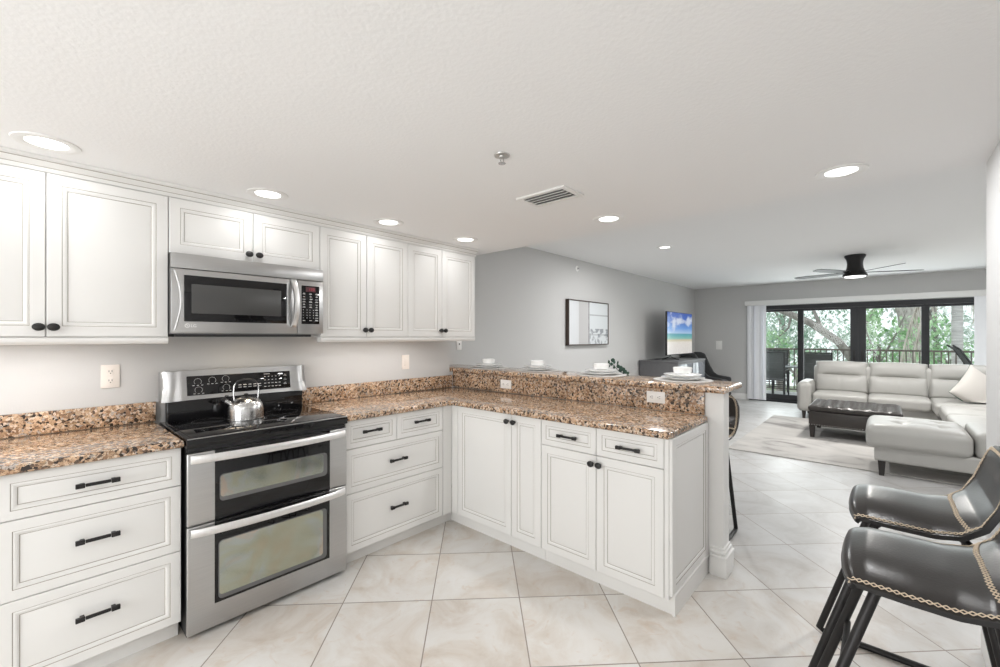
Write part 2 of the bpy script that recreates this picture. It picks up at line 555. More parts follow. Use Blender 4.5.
def lathe(bm, prof, seg=32, mi=0, mtx=None, sx=1, sy=1):
    t = bmesh.new()
    rings = []
    for r, z in prof:
        if r < 1e-6:
            rings.append([t.verts.new((0, 0, z))])
        else:
            rings.append([t.verts.new((r * sx * math.cos(2 * PI * k / seg), r * sy * math.sin(2 * PI * k / seg), z)) for k in range(seg)])
    for A, B in zip(rings, rings[1:]):
        for k in range(seg):
            k2 = (k + 1) % seg
            if len(A) == 1 and len(B) == 1:
                continue
            if len(A) == 1:
                t.faces.new((A[0], B[k2], B[k]))
            elif len(B) == 1:
                t.faces.new((A[k], A[k2], B[0]))
            else:
                t.faces.new((A[k], A[k2], B[k2], B[k]))
    bmesh.ops.recalc_face_normals(t, faces=t.faces[:])
    addmesh(bm, t, mi, mtx)


def arc(c, r, a0, a1, n, plane='xz'):
    out = []
    for i in range(n + 1):
        a = a0 + (a1 - a0) * i / n
        u, v = r * math.cos(a), r * math.sin(a)
        out.append((c[0] + u, c[1], c[2] + v) if plane == 'xz' else (c[0] + u, c[1] + v, c[2]) if plane == 'xy' else (c[0], c[1] + u, c[2] + v))
    return out


def obj(name, bm, mats, parent=None, smooth=35):
    me = bpy.data.meshes.new(name)
    bm.to_mesh(me)
    bm.free()
    for m in (mats if isinstance(mats, (list, tuple)) else [mats]):
        me.materials.append(m)
    if smooth:
        me.shade_smooth()
        me.set_sharp_from_angle(angle=math.radians(smooth))
    o = bpy.data.objects.new(name, me)
    COL.objects.link(o)
    if parent:
        o.parent = parent
    return o


def tag(o, label, cat, group=None, kind=None):
    o['label'] = label
    o['category'] = cat
    if group:
        o['group'] = group
    if kind:
        o['kind'] = kind
    return o


def thing(name, label, cat, loc=(0, 0, 0), rotz=0.0, group=None, kind=None):
    o = bpy.data.objects.new(name, None)
    o.empty_display_size = 0.1
    COL.objects.link(o)
    o.location = loc
    o.rotation_euler = (0, 0, rotz)
    return tag(o, label, cat, group, kind)


def struct(name, bm, mats, label, cat, smooth=35):
    return tag(obj(name, bm, mats, None, smooth), label, cat, None, 'structure')


def dup(root, loc, rotz, label, group=None):
    r = root.copy()
    COL.objects.link(r)
    r.location = loc
    r.rotation_euler = (0, 0, rotz)
    r['label'] = label
    if group:
        r['group'] = group
    for ch in list(root.children):
        c = ch.copy(); COL.objects.link(c); c.parent = r
        for g in list(ch.children):
            d = g.copy(); COL.objects.link(d); d.parent = c
    return r


def nb():
    return bmesh.new()


# ------------------------------------------------------------------ the room
XB = -2.6           # wall behind the viewer
YR = -3.37          # kitchen side wall
YLR = -5.3          # living room right wall
b = nb(); box(b, XB - .1, XF + .12, YLR - .1, 0.45, -0.10, 0.0)
struct('floor', b, TILE, 'pale stone tiles laid diagonally over the kitchen and living room', 'floor', 0)
b = nb(); box(b, XB - .1, 2.66, 0.0, 0.45, 0, CEIL_L)
struct('wall_kitchen', b, WALL, 'grey kitchen wall behind the cabinets and stove', 'wall', 0)
b = nb(); box(b, 2.661, XF + .1, 0.35, 0.45, 0, CEIL_L)
struct('wall_living', b, WALL, 'long grey living room wall with the picture and television', 'wall', 0)
b = nb()
box(b, XF, XF + .12, -0.80, 0.35, 0, CEIL_L)
box(b, XF, XF + .12, YLR, -4.55, 0, CEIL_L)
box(b, XF, XF + .12, -4.55, -0.80, 2.08, CEIL_L)
struct('wall_far', b, WALL, 'grey end wall around the sliding glass doors', 'wall', 0)
b = nb(); box(b, 2.84, XF + .12, YLR - .1, YLR, 0, CEIL_L)
struct('wall_right', b, WALL, 'grey living room wall behind the sofa', 'wall', 0)
b = nb(); box(b, XB - .1, 2.84, YLR - .1, YR, 0, CEIL_L)
struct('wall_side', b, WALLW, 'pale side wall ending beside the bar stools', 'wall', 0)
b = nb()
box(b, XB - .1, XB, YR, -2.85, 0, CEIL_K); box(b, XB - .1, XB, -0.65, 0.0, 0, CEIL_K)
box(b, XB - .1, XB, -2.85, -0.65, 0, 0.55); box(b, XB - .1, XB, -2.85, -0.65, 2.05, CEIL_K)
struct('wall_back', b, WALL, 'grey kitchen wall with the added window, behind the viewer', 'wall', 0)
b = nb(); box(b, XB - .1, 2.84, YR, 0.0, CEIL_K, CEIL_L + .1)
box(b, 2.66, 2.84, 0.0, 0.35, CEIL_K, CEIL_L + .1)
struct('ceiling_kitchen', b, CEIL, 'dropped white kitchen ceiling', 'ceiling', 0)
b = nb(); box(b, 2.84, XF + .1, YLR, 0.45, CEIL_L, CEIL_L + .1)
struct('ceiling_living', b, CEIL, 'white living room ceiling', 'ceiling', 0)
# unseen kitchen window behind the viewer, added to house the fill lamp
win = thing('added_window', 'added white kitchen window for fill light, unseen behind the viewer', 'window', (XB - .05, -1.75, 0.55), 0, None, 'structure')
b = nb()
for (y0, y1, z0, z1) in ((-1.1, -1.03, 0, 1.5), (1.03, 1.1, 0, 1.5), (-.03, .03, .07, 1.43), (-1.03, 1.03, 0, .07), (-1.03, 1.03, 1.43, 1.5)):
    box(b, -.03, .03, y0, y1, z0, z1)
obj('window_frame', b, WHITE, win, 0)
b = nb(); box(b, -.004, .004, -1.03, 1.03, .07, 1.43)
obj('pane', b, GLASS, win, 0)


# baseboards
def baseboard(name, x0, x1, y0, y1, label, h=.11):
    b = nb(); box(b, x0, x1, y0, y1, 0.0, h, 0, .004)
    struct(name, b, WHITE, label, 'baseboard')


baseboard('baseboard_living', 2.68, XF, .335, .349, 'white baseboard along the long living room wall')
baseboard('baseboard_far', XF - .015, XF - .001, -.79, .33, 'white baseboard under the light switch by the blinds', .13)
baseboard('baseboard_side', XB, 2.854, YR + .001, YR + .015, 'white baseboard along the pale side wall')
baseboard('baseboard_end', 2.841, 2.855, -5.29, YR, 'white baseboard round the end of the side wall')

# knee wall carrying the breakfast bar, its end post and base moulding
b = nb(); box(b, 2.722, 2.84, -2.337, -0.001, 0, 1.070)
struct('wall_peninsula', b, CAB, 'white half wall and end post under the raised breakfast bar', 'wall', 0)
b = nb()
box(b, 2.165, 2.708, -2.258, -2.2425, 0, .095); box(b, 2.163, 2.708, -2.262, -2.2425, .095, .112, 0, .004)
struct('trim_1', b, [CAB, GLAZE], 'white base moulding along the peninsula end', 'trim')
b = nb()
for (g, z0, z1, bv) in ((.022, 0, .105, .002), (.026, .105, .125, .006), (.016, .125, .15, .008), (.008, .15, .165, .003)):
    box(b, 2.7215 - g, 2.8405 + g, -2.3375 - g, -2.268, z0, z1, 0, bv)
struct('trim_2', b, [CAB, GLAZE], 'stepped white base moulding round the foot of the end post', 'trim')
# crown moulding above the upper cabinets, light rails below
prof = [(-.30, 2.1115), (-.343, 2.1115), (-.347, 2.118), (-.352, 2.128), (-.3525, 2.131), (-.362, 2.140), (-.372, 2.150), (-.3725, 2.1535), (-.384, 2.160), (-.388, 2.169), (-.30, 2.169)]
b = nb(); extrude_x(b, prof, -.90, 2.668, 0, [3, 6])
struct('trim_3', b, [CAB, GLAZE], 'antiqued crown moulding between upper cabinets and ceiling', 'trim', 0)
rp = [(-.30, 1.3985), (-.345, 1.3985), (-.352, 1.392), (-.352, 1.380), (-.345, 1.368), (-.32, 1.366), (-.30, 1.372)]
b = nb(); extrude_x(b, rp, -.90, .479, 0)
struct('trim_4', b, [CAB, GLAZE], 'light rail moulding under the wide upper cabinet', 'trim', 25)
b = nb(); extrude_x(b, rp, 1.262, 2.650, 0)
struct('trim_5', b, [CAB, GLAZE], 'light rail moulding under the upper cabinets past the microwave', 'trim', 25)


# ------------------------------------------------------------------ cabinets
def panel_bm(wd, h, t=.020, stile=.060, rail=None):
    """framed door or drawer front: front plane y = 0, back y = t, glazed lines in the profile"""
    rail = rail or stile
    bm = nb()
    e = .0025
    rings = [(0, 0, t, 0), (0, 0, e, 0), (e, e, 0, 0), (stile, rail, 0, 0), (stile + .0022, rail + .0022, .0020, 1), (stile + .007, rail + .007, .0005, 0),
             (stile + .013, rail + .013, .0020, 0), (stile + .018, rail + .018, .0065, 0), (stile + .0204, rail + .0204, .0085, 1), (stile + .026, rail + .026, .0072, 0)]
    vr = []
    for ix, iz, y, mi in rings:
        vr.append([bm.verts.new(p) for p in ((ix, y, iz), (wd - ix, y, iz), (wd - ix, y, h - iz), (ix, y, h - iz))])
    for (A, B, R) in zip(vr, vr[1:], rings[1:]):
        for k in range(4):
            f = bm.faces.new((A[k], A[(k + 1) % 4], B[(k + 1) % 4], B[k]))
            f.material_index = R[3]
    bm.faces.new(vr[-1])
    bm.faces.new(vr[0][::-1])
    bmesh.ops.recalc_face_normals(bm, faces=bm.faces[:])
    return bm


ROTF = Matrix.Rotation(PI / 2, 4, 'X')      # local +z of a lathe points to -y (out of the front)


def knob_bm():
    bm = nb()
    lathe(bm, [(0, 0), (.0085, 0), (.0075, .004), (.0065, .012), (.0095, .015), (.0165, .018), (.0185, .0225), (.0175, .027), (.0120, .0305), (0, .032)], 20, 0, ROTF, 1.1, 0.92)
    return bm


def pull_bm(L=.106):
    bm = nb()
    box(bm, -L / 2 + .015, L / 2 - .015, -.030, -.021, -.0065, .0065, 0, .002)
    for s in (-1, 1):
        box(bm, s * L / 2 - .014, s * L / 2 + .014, -.033, -.019, -.0092, .0092, 0, .002)
        box(bm, s * (L / 2 - .006) - .007, s * (L / 2 - .006) + .007, -.022, 0, -.006, .006, 0, .0015)
    return bm


_knob = _pull = None


def cabinet(name, label, cat, loc, rotz, wd, depth, z0, z1, fronts, toe=None, extra=None, group=None):
    root = thing(name, label, cat, loc, rotz, group)
    b = nb(); box(b, .0006, wd - .0006, .0215, depth, z0, z1, 0)
    obj('body', b, CAB, root, 0)
    for fr in fronts:
        kind, x0, x1, a, c, hw = fr[:6]
        g = .0016
        h = c - a - 2 * g
        st = .046 if kind == 'door' else (.034 if h < .2 else .039)
        o = obj(kind, panel_bm(x1 - x0 - 2 * g, h, .020, st), [CAB, GLAZE], root, 30)
        o.location = (x0 + g, 0, a + g)
        if hw:
            k = obj('knob' if hw[0] == 'knob' else 'handle', knob_bm() if hw[0] == 'knob' else pull_bm(), BLACK, o)
            k.location = (hw[1] - x0 - g, 0, hw[2] - a - g)
    if toe:
        b = nb(); box(b, .0006, wd - .0006, toe, toe + .018, 0, z0)
        obj('toe_kick', b, CAB, root, 0)
    return root


YB = -.63
# upper cabinets
U0 = -.366
cabinet('wall_cabinet', 'tall white two-door upper cabinet at the photo edge before the microwave', 'cabinet', (U0, -.35, 0), 0, .846, .3495, 1.40, 2.11,
        [('door', 0, .423, 1.40, 2.11, ('knob', .423 - .022, 1.443)), ('door', .423, .846, 1.40, 2.11, ('knob', .423 + .022, 1.443))])
cabinet('wall_cabinet', 'short white upper cabinet directly over the microwave', 'cabinet', (.4805, -.35, 0), 0, .777, .3495, 1.827, 2.11,
        [('door', 0, .3885, 1.827, 2.11, ('knob', .3885 - .026, 1.868)), ('door', .3885, .777, 1.827, 2.11, ('knob', .3885 + .026, 1.868))])
cabinet('wall_cabinet', 'tall white two-door upper cabinet just past the microwave', 'cabinet', (1.258, -.35, 0), 0, .679, .3495, 1.40, 2.11,
        [('door', 0, .332, 1.40, 2.11, ('knob', .332 - .022, 1.448)), ('door', .332, .679, 1.40, 2.11, ('knob', .332 + .022, 1.448))])
cabinet('wall_cabinet', 'white two-door upper cabinet at the end of the row by the living room', 'cabinet', (1.9375, -.35, 0), 0, .713, .3495, 1.40, 2.11,
        [('door', 0, .335, 1.40, 2.11, ('knob', .335 - .022, 1.452)), ('door', .335, .713, 1.40, 2.11, ('knob', .335 + .022, 1.452))])
# base cabinets on the stove wall
cabinet('base_cabinet', 'white three-drawer base cabinet beside the stove at the photo edge', 'cabinet', (-.076, YB, 0), 0, .554, .629, .09, .8945,
        [('drawer', 0, .554, .718, .893, ('pull', .273, .806)), ('drawer', 0, .554, .418, .718, ('pull', .273, .581)), ('drawer', 0, .554, .09, .418, ('pull', .273, .274))], .065)
cabinet('base_cabinet', 'white base cabinet further along, past the small drawers', 'cabinet', (-.775, YB, 0), 0, .695, .629, .09, .8945,
        [('door', 0, .3475, .09, .893, ('knob', .32, .84)), ('door', .3475, .695, .09, .893, ('knob', .375, .84))], .065)['label'] = 'white two-door base cabinet outside the frame before the drawers'
c2 = cabinet('base_cabinet', 'white base cabinet of four drawers between stove and corner', 'cabinet', (1.279, YB, 0), 0, .850, .629, .09, .8945,
             [('drawer', 0, .367, .718, .893, ('pull', .172, .815)), ('drawer', .367, .765, .718, .893, ('pull', .562, .817)),
              ('drawer', 0, .765, .447, .718, ('pull', .367, .592)), ('drawer', 0, .765, .09, .447, ('pull', .372, .285))], .065)
b = nb(); box(b, .767, .849, .0, .0215, .09, .893, 0, .001); obj('corner_stile', b, CAB, c2, 0)
b = nb(); box(b, .8505, .899, .065, .083, 0, .089); obj('toe_return', b, CAB, c2, 0)
# peninsula base cabinets (turned to face the viewer)
XP = 2.13
c3 = cabinet('base_cabinet', 'white corner base cabinet with one wide and one narrow door', 'cabinet', (XP, -.640, 0), -PI / 2, .8165, .588, .09, .8945,
             [('door', .055, .575, .09, .893, ('knob', .575 - .028, .845)), ('door', .575, .8165, .09, .893, ('knob', .575 + .028, .845))], .047)
b = nb(); box(b, -.009, .0535, .0, .0215, .09, .893, 0, .001); obj('corner_stile', b, CAB, c3, 0)
b = nb(); box(b, -.0748, .0, .049, .065, 0, .089); obj('toe_return', b, CAB, c3, 0)
c4 = cabinet('base_cabinet', 'white peninsula end cabinet with two drawers over two doors', 'cabinet', (XP, -1.457, 0), -PI / 2, .783, .588, .09, .8945,
             [('drawer', 0, .380, .737, .893, ('pull', .199, .815)), ('drawer', .380, .760, .737, .893, ('pull', .577, .812)),
              ('door', 0, .380, .09, .737, ('knob', .380 - .024, .690)), ('door', .380, .760, .09, .737, ('knob', .380 + .024, .690))], .047)
b = nb(); box(b, .7615, .783, .0, .0215, .09, .893, 0, .001); obj('end_stile', b, CAB, c4, 0)
o = obj('end_panel', panel_bm(.578, .78, .016, .045, .04), [CAB, GLAZE], c4, 30)
o.rotation_euler = (0, 0, PI / 2); o.location = (.7995, .006, .113)
# the end panel faces the viewer's side of the room

# ------------------------------------------------------------------ countertops and splashes
b = nb(); slab(b, [(-.80, -.001), (-.80, -.665), (.480, -.665), (.480, -.001)], .8955, .932, .012, 4)
tag(obj('countertop', b, GRAN), 'short granite countertop on the drawers before the stove', 'countertop')
b = nb(); slab(b, [(1.276, -.001), (1.276, -.665), (2.075, -.665), (2.095, -.685), (2.095, -2.255), (2.6995, -2.255), (2.6995, -.001)], .8955, .932, .012, 4)
tag(obj('countertop', b, GRAN), 'L-shaped granite countertop from the stove round the peninsula', 'countertop')
b = nb(); slab(b, [(-.80, -.0005), (-.80, -.021), (.482, -.021), (.482, -.0005)], .9325, 1.040, .004, 2)
tag(obj('backsplash', b, GRAN), 'low granite backsplash on the grey wall before the stove', 'backsplash')
b = nb(); slab(b, [(1.276, -.0005), (1.276, -.021), (2.679, -.021), (2.679, -.0005)], .9325, 1.044, .004, 2)
tag(obj('backsplash', b, GRAN), 'low granite backsplash on the grey wall between stove and corner', 'backsplash')
b = nb(); slab(b, [(2.700, -.001), (2.700, -2.237), (2.7212, -2.237), (2.7212, -.001)], .9325, 1.0705, .002, 2)
tag(obj('backsplash', b, GRAN), 'long granite splash facing the peninsula counter below the bar top', 'backsplash')
b = nb(); slab(b, [(2.675, -.001), (2.675, -2.360), (3.055, -2.360), (3.07, -2.345), (3.07, .333), (2.6615, .333), (2.6615, -.001)], 1.0712, 1.112, .014, 4)
tag(obj('bar_counter', b, GRAN), 'raised granite breakfast bar top set with white dishes', 'bar top')

# ------------------------------------------------------------------ range with double oven
rg = thing('range', 'stainless steel double-oven range with black glass cooktop', 'stove', (.488, -.66, 0))
RW = .781
b = nb(); box(b, .004, RW - .004, .012, .630, .018, .886)
for sx in (.03, RW - .03):
    for sy in (.08, .58):
        tube(b, [(sx, sy, 0), (sx, sy, .02)], .015, 10)
obj('body', b, BLACKP, rg, 0)
b = nb(); box(b, -.002, RW + .0, -.022, .575, .889, .9335, 0, .006)
box(b, .02, RW - .02, .0, .555, .9325, .9352, 1, .001)
for (cx_, cy_, r_) in ((.20, .14, .10), (.58, .14, .115), (.19, .42, .075), (.58, .42, .09), (.39, .45, .05)):
    lathe(b, [(r_ - .002, .93525), (r_, .9354), (r_ + .002, .93525)], 40, 2, Matrix.Translation((cx_, cy_, 0)))
obj('cooktop', b, [BLACKGLASS, BLACKGLASS, mat('burner_ring', (.10, .10, .105), .25)], rg)
b = nb(); box(b, .012, RW - .012, .003, .012, .866, .888); obj('vent_strip', b, BLACKP, rg, 0)
b = nb(); box(b, .0, RW - .002, -.0232, -.0205, .9300, .9345, 0, .001); obj('bevel_glint', b, STEEL, rg, 0)  # steel strip standing in for the highlight on the cooktop's front bevel
# backguard
b = nb()
box(b, .02, RW - .02, .573, .628, .887, 1.045, 1, .006)
prof = []
for i in range(13):
    t = i / 12
    prof.append((.568 + .010 * math.sin(t * PI * .5) + .016 * t, 1.038 + .167 * t))
tt = bmesh.new()
NX = 40
vsA = []
for i in range(NX + 1):
    x = i / NX
    edge = min(x, 1 - x)
    # the ends sweep in an ogee towards the wall and the lower corners reach out
    k = max(0, 1 - edge / .11)
    row = []
    for (y, z) in prof:
        t = (z - 1.038) / .167
        row.append(tt.verts.new((x * (RW + .012) - .006 - (1 if x > .5 else -1) * k * .010 * math.sin(t * PI), y - .012 * math.sin(k * PI) + .02 * k * k * t, z + .004 * math.sin(x * PI))))
    vsA.append(row)
for i in range(NX):
    for j in range(12):
        tt.faces.new((vsA[i][j], vsA[i + 1][j], vsA[i + 1][j + 1], vsA[i][j + 1]))
back = [[tt.verts.new((r[j].co.x, .632, r[j].co.z)) for j in (0, 12)] for r in vsA]
for i in range(NX):
    tt.faces.new((vsA[i][12], vsA[i + 1][12], back[i + 1][1], back[i][1]))
    tt.faces.new((vsA[i + 1][0], vsA[i][0], back[i][0], back[i + 1][0]))
    tt.faces.new((back[i + 1][0], back[i][0], back[i][1], back[i + 1][1]))
tt.faces.new([r for r in vsA[0]] + [back[0][1], back[0][0]])
tt.faces.new([r for r in vsA[NX]][::-1] + [back[NX][0], back[NX][1]])
bmesh.ops.recalc_face_normals(tt, faces=tt.faces[:])
addmesh(b, tt, 0)
bk = obj('backguard', b, [STEEL, BLACKGLASS], rg, 50)
bk.location.x = .011


def on_guard(z):
    t = (z - 1.038) / .167
    return .568 + .010 * math.sin(t * PI * .5) + .016 * t


b = nb()
tilt = math.atan2(on_guard(1.17) - on_guard(1.065), .105)
DX0, DX1 = .113, .681
gm = Matrix.Translation((0, on_guard(1.064) - .004, 1.064)) @ Matrix.Rotation(-tilt, 4, 'X')
box(b, DX0, DX1, -.001, .012, 0, .112, 0, .002, 2, gm)
dp = obj('control_panel', b, BLACKGLASS, bk)
b = nb()
for (cx_, cz) in ((.165, .078), (.237, .082), (.306, .086), (.168, .030), (.308, .034)):
    pts = arc((cx_, -.0016, cz), .018, -.25 * PI, 1.25 * PI, 18)
    pts2 = [gm @ Vector(p) for p in pts]
    tube(b, pts2, .0007, 5)
    for dx in (-.021, 0, .021):
        box(b, cx_ + dx - .005, cx_ + dx + .005, -.0022, -.001, cz - .0225, cz - .0195, 0, 0, 1, gm)
for r in range(2):
    for c in range(5):
        box(b, .372 + c * .028, .389 + c * .028, -.0022, -.001, .026 + r * .014, .0295 + r * .014, 0, 0, 1, gm)
for r in range(4):
    for c in range(5):
        wv = .006 if r < 2 else .0035
        box(b, .525 + c * .022 - wv, .525 + c * .022 + wv, -.0022, -.001, .018 + r * .021, .0215 + r * .021, 0, 0, 1, gm)
box(b, .52, .555, -.0022, -.001, .098, .101, 0, 0, 1, gm)
for r in range(3):
    box(b, .638, .658, -.0022, -.001, .028 + r * .027, .030 + r * .027, 0, 0, 1, gm)
    box(b, .642, .654, -.0022, -.001, .035 + r * .027, .037 + r * .027, 0, 0, 1, gm)
obj('marking', b, MARK, dp, 0)


def oven_door(z0, z1, bx0, bx1, bz0, bz1, wx0, wx1, wz0, wz1, hz):
    b = nb()
    box(b, .0015, RW - .0025, -.015, .010, z0, z1, 0, .006, 3)
    o = obj('oven_door', b, STEEL, rg)
    b = nb(); box(b, bx0, bx1, -.0175, -.012, bz0, bz1, 0, .001)
    g = obj('black_glass_panel', b, BLACKGLASS, o)
    # window with rounded corners and a grey rim
    def rrect(x0, x1, za, zb, r, n=6):
        P = []
        for (cx_, cz, a0) in ((x1 - r, zb - r, 0), (x0 + r, zb - r, PI / 2), (x0 + r, za + r, PI), (x1 - r, za + r, 1.5 * PI)):
            for i in range(n + 1):
                a = a0 + i * PI / 2 / n
                P.append((cx_ + r * math.cos(a), cz + r * math.sin(a)))
        return P
    b = nb()
    O = rrect(wx0, wx1, wz0, wz1, .020)
    I = rrect(wx0 + .004, wx1 - .022, wz0 + .020, wz1 - .004, .016)
    vo = [b.verts.new((x, -.0176, z)) for x, z in O]
    vi = [b.verts.new((x, -.0179, z)) for x, z in I]
    n = len(O)
    for i in range(n):
        f = b.faces.new((vo[i], vo[(i + 1) % n], vi[(i + 1) % n], vi[i])); f.material_index = 1
    b.faces.new(vi)
    bk_ = [b.verts.new((x, -.0165, z)) for x, z in O]
    for i in range(n):
        f = b.faces.new((vo[i], vo[(i + 1) % n], bk_[(i + 1) % n], bk_[i])); f.material_index = 1
    b.faces.new(bk_)
    bmesh.ops.recalc_face_normals(b, faces=b.faces[:])
    obj('window', b, [OVENG, mat('window_rim', (.12, .12, .12), .3)], o, 0)
    # bowed bar handle
    t = bmesh.new()
    n = 24
    rows = []
    for i in range(n + 1):
        s = i / n
        x = .012 + (RW - .034) * s
        bow = math.sin(s * PI) ** .6
        yc = -.026 - .040 * bow
        hh, th = .019, .010
        rows.append([t.verts.new(p) for p in ((x, yc - th, hz - hh * .6), (x, yc - th, hz + hh * .6), (x, yc - th * .3, hz + hh), (x, yc + th, hz + hh * .7), (x, yc + th, hz - hh * .7), (x, yc - th * .3, hz - hh))])
    for A, B in zip(rows, rows[1:]):
        for k in range(6):
            t.faces.new((A[k], A[(k + 1) % 6], B[(k + 1) % 6], B[k]))
    t.faces.new(rows[0][::-1]); t.faces.new(rows[-1])
    bmesh.ops.recalc_face_normals(t, faces=t.faces[:])
    b = nb(); addmesh(b, t, 0)
    for xx in (.020, RW - .030):
        box(b, xx - .008, xx + .008, -.028, -.012, hz - .012, hz + .012, 0, .003)
    obj('handle', b, STEELH, o, 50)
    return o


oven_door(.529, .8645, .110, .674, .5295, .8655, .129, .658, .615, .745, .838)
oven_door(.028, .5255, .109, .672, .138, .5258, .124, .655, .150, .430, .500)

# kettle
kt = thing('kettle', 'small stainless steel tea kettle with arched handle on the cooktop', 'kettle', (.842, -.318, .9356))
kt.scale = (1, 1, .95)
b = nb()
lathe(b, [(0, 0), (.086, 0), (.0915, .0015), (.0915, .006), (.089, .008), (.0885, .05), (.087, .068), (.082, .086), (.071, .104), (.055, .117), (.036, .125), (.018, .1275), (.0, .128)], 40)
kb = obj('body', b, KETTLE, kt, 40)
b = nb(); lathe(b, [(.026, .125), (.026, .129), (.010, .131), (.006, .136), (.011, .140), (.013, .145), (.008, .149), (0, .150)], 24)
obj('lid_knob', b, BLACKP, kt)
b = nb()
hp = [(-.058, 0, .110), (-.061, 0, .160), (-.058, 0, .200), (-.040, 0, .224), (-.012, 0, .233), (.014, 0, .233), (.042, 0, .224), (.060, 0, .200), (.062, 0, .160), (.058, 0, .110)]
tube(b, hp, .0035, 8)
kh = obj('handle', b, KETTLE, kt)
b = nb(); tube(b, [(-.050, 0, .211), (-.040, 0, .224), (-.012, 0, .233), (.014, 0, .233), (.042, 0, .224), (.052, 0, .211)], .006, 10)
obj('grip', b, BLACKP, kh)
b = nb(); tube(b, [(-.062, 0, .080), (-.088, 0, .104), (-.102, 0, .117)], .012, 12, 0, False, [.017, .013, .012])
obj('spout', b, KETTLE, kt)
b = nb(); tube(b, [(-.100, 0, .115), (-.112, 0, .128)], .013, 12); tube(b, [(-.106, 0, .128), (-.098, 0, .143), (-.084, 0, .140)], .004, 6)
obj('whistle', b, BLACKP, kt)
kt.rotation_euler = (0, 0, math.radians(-15))

# ------------------------------------------------------------------ microwave
mw = thing('microwave', 'stainless over-the-range microwave with black control keypad', 'microwave', (.4815, -.40, 1.413))
MW_, MH = .774, .411
b = nb()
box(b, .001, MW_ - .001, .030, .395, .002, MH - .001, 1)
box(b, .02, MW_ - .06, .04, .37, -.012, .004, 2)
box(b, 0, MW_, .0, .032, .335, MH, 0, .003)
obj('body', b, [STEEL, mat('microwave_side', (.30, .30, .30), .4, metal=.8), BLACKP], mw)
b = nb(); box(b, 0, .612, 0, .032, .008, .332, 0, .004)
md = obj('door', b, STEEL, mw)
b = nb(); box(b, .0, .0001 + .0, 0, .0001, 0, .0001)
b.free()
b = nb(); box(b, .052, .552, -.004, .006, .066, .302, 0, .002)
obj('window_border', b, BLACKGLASS, md)
b = nb(); box(b, .083, .519, -.0052, .002, .108, .258, 0, .001)
obj('window', b, MWGLASS, md)
# pressed crescent at the door's hinge side
b = nb()
pts = []
for i in range(17):
    t = i / 16
    pts.append((.014 + .026 * math.sin(t * PI), -.001, .022 + .30 * t))
tube(b, pts, .004, 8)
obj('door_crease', b, STEEL, md)
b = nb()
t = bmesh.new(); rows = []
for i in range(21):
    s = i / 20
    z = .046 + .285 * s
    yb = -.010 - .034 * math.sin(s * PI) ** .7
    xw = .017
    xc = .586 + .010 * math.sin(s * PI)
    rows.append([t.verts.new(p) for p in ((xc - xw, yb + .008, z), (xc - xw * .8, yb - .004, z), (xc + xw * .6, yb - .008, z), (xc + xw, yb, z), (xc + xw * .8, yb + .012, z), (xc - xw * .7, yb + .014, z))])
for A, B in zip(rows, rows[1:]):
    for k in range(6):
        t.faces.new((A[k], A[(k + 1) % 6], B[(k + 1) % 6], B[k]))
t.faces.new(rows[0][::-1]); t.faces.new(rows[-1])
bmesh.ops.recalc_face_normals(t, faces=t.faces[:])
addmesh(b, t, 0)
obj('handle', b, STEELH, md, 60)
b = nb()
ring = arc((.066, -.0006, .045), .0095, 0, 2 * PI, 24)[:-1]
tube(b, ring, .0012, 6, 0, True)
for q in ((.0625, .049, .004, .0015), (.066, .046, .0012, .005), (.069, .0425, .004, .0012)):
    box(b, q[0] - q[2] / 2, q[0] + q[2] / 2, -.0016, .0004, q[1] - q[3], q[1] + q[3])
emb = obj('emblem', b, LOGO, md)


def lettering(txt, size, loc, parent, material, name='lettering', extr=.0006):
    cu = bpy.data.curves.new(name, 'FONT')
    cu.body = txt
    cu.size = size
    cu.extrude = extr
    cu.align_x = 'LEFT'
    cu.materials.append(material)
    tmp = bpy.data.objects.new(name, cu)
    COL.objects.link(tmp)
    dg = bpy.context.evaluated_depsgraph_get()
    me = bpy.data.meshes.new_from_object(tmp.evaluated_get(dg))
    bpy.data.objects.remove(tmp)
    o = bpy.data.objects.new(name, me)
    COL.objects.link(o)
    o.parent = parent
    o.location = loc
    o.rotation_euler = (PI / 2, 0, 0)
    return o


lettering('LG', .021, (.080, -.0006, .0375), md, LOGO)
lettering('LG', .015, (.085, on_guard(1.054) - .0006, 1.049), bk, mat('faint_mark', (.42, .42, .42), .4))
b = nb(); box(b, .614, MW_, 0, .032, .008, .332, 0, .004)
mp_ = obj('control_side', b, STEEL, mw)
b = nb(); box(b, .638, .748, -.003, .006, .066, .302, 0, .003)
kp = obj('keypad', b, BLACKGLASS, mp_)
b = nb(); box(b, .662, .722, -.0036, 0, .264, .294)
obj('display', b, REDBACK, kp, 0)
b = nb()
SEG = {'8': 'abcdefg', '1': 'bc', '2': 'abged', '0': 'abcdef', ':': ''}


def seg7(b, ch, x, z, s, y):
    d = {'a': (0, 1, 1, 1), 'b': (1, .5, 1, 1), 'c': (1, 0, 1, .5), 'd': (0, 0, 1, 0), 'e': (0, 0, 0, .5), 'f': (0, .5, 0, 1), 'g': (0, .5, 1, .5)}
    for k in SEG[ch]:
        x0, z0, x1, z1 = d[k]
        h = .0009
        box(b, x + x0 * s * .55 - h, x + x1 * s * .55 + h, y - .0006, y, z + z0 * s - h, z + z1 * s + h)


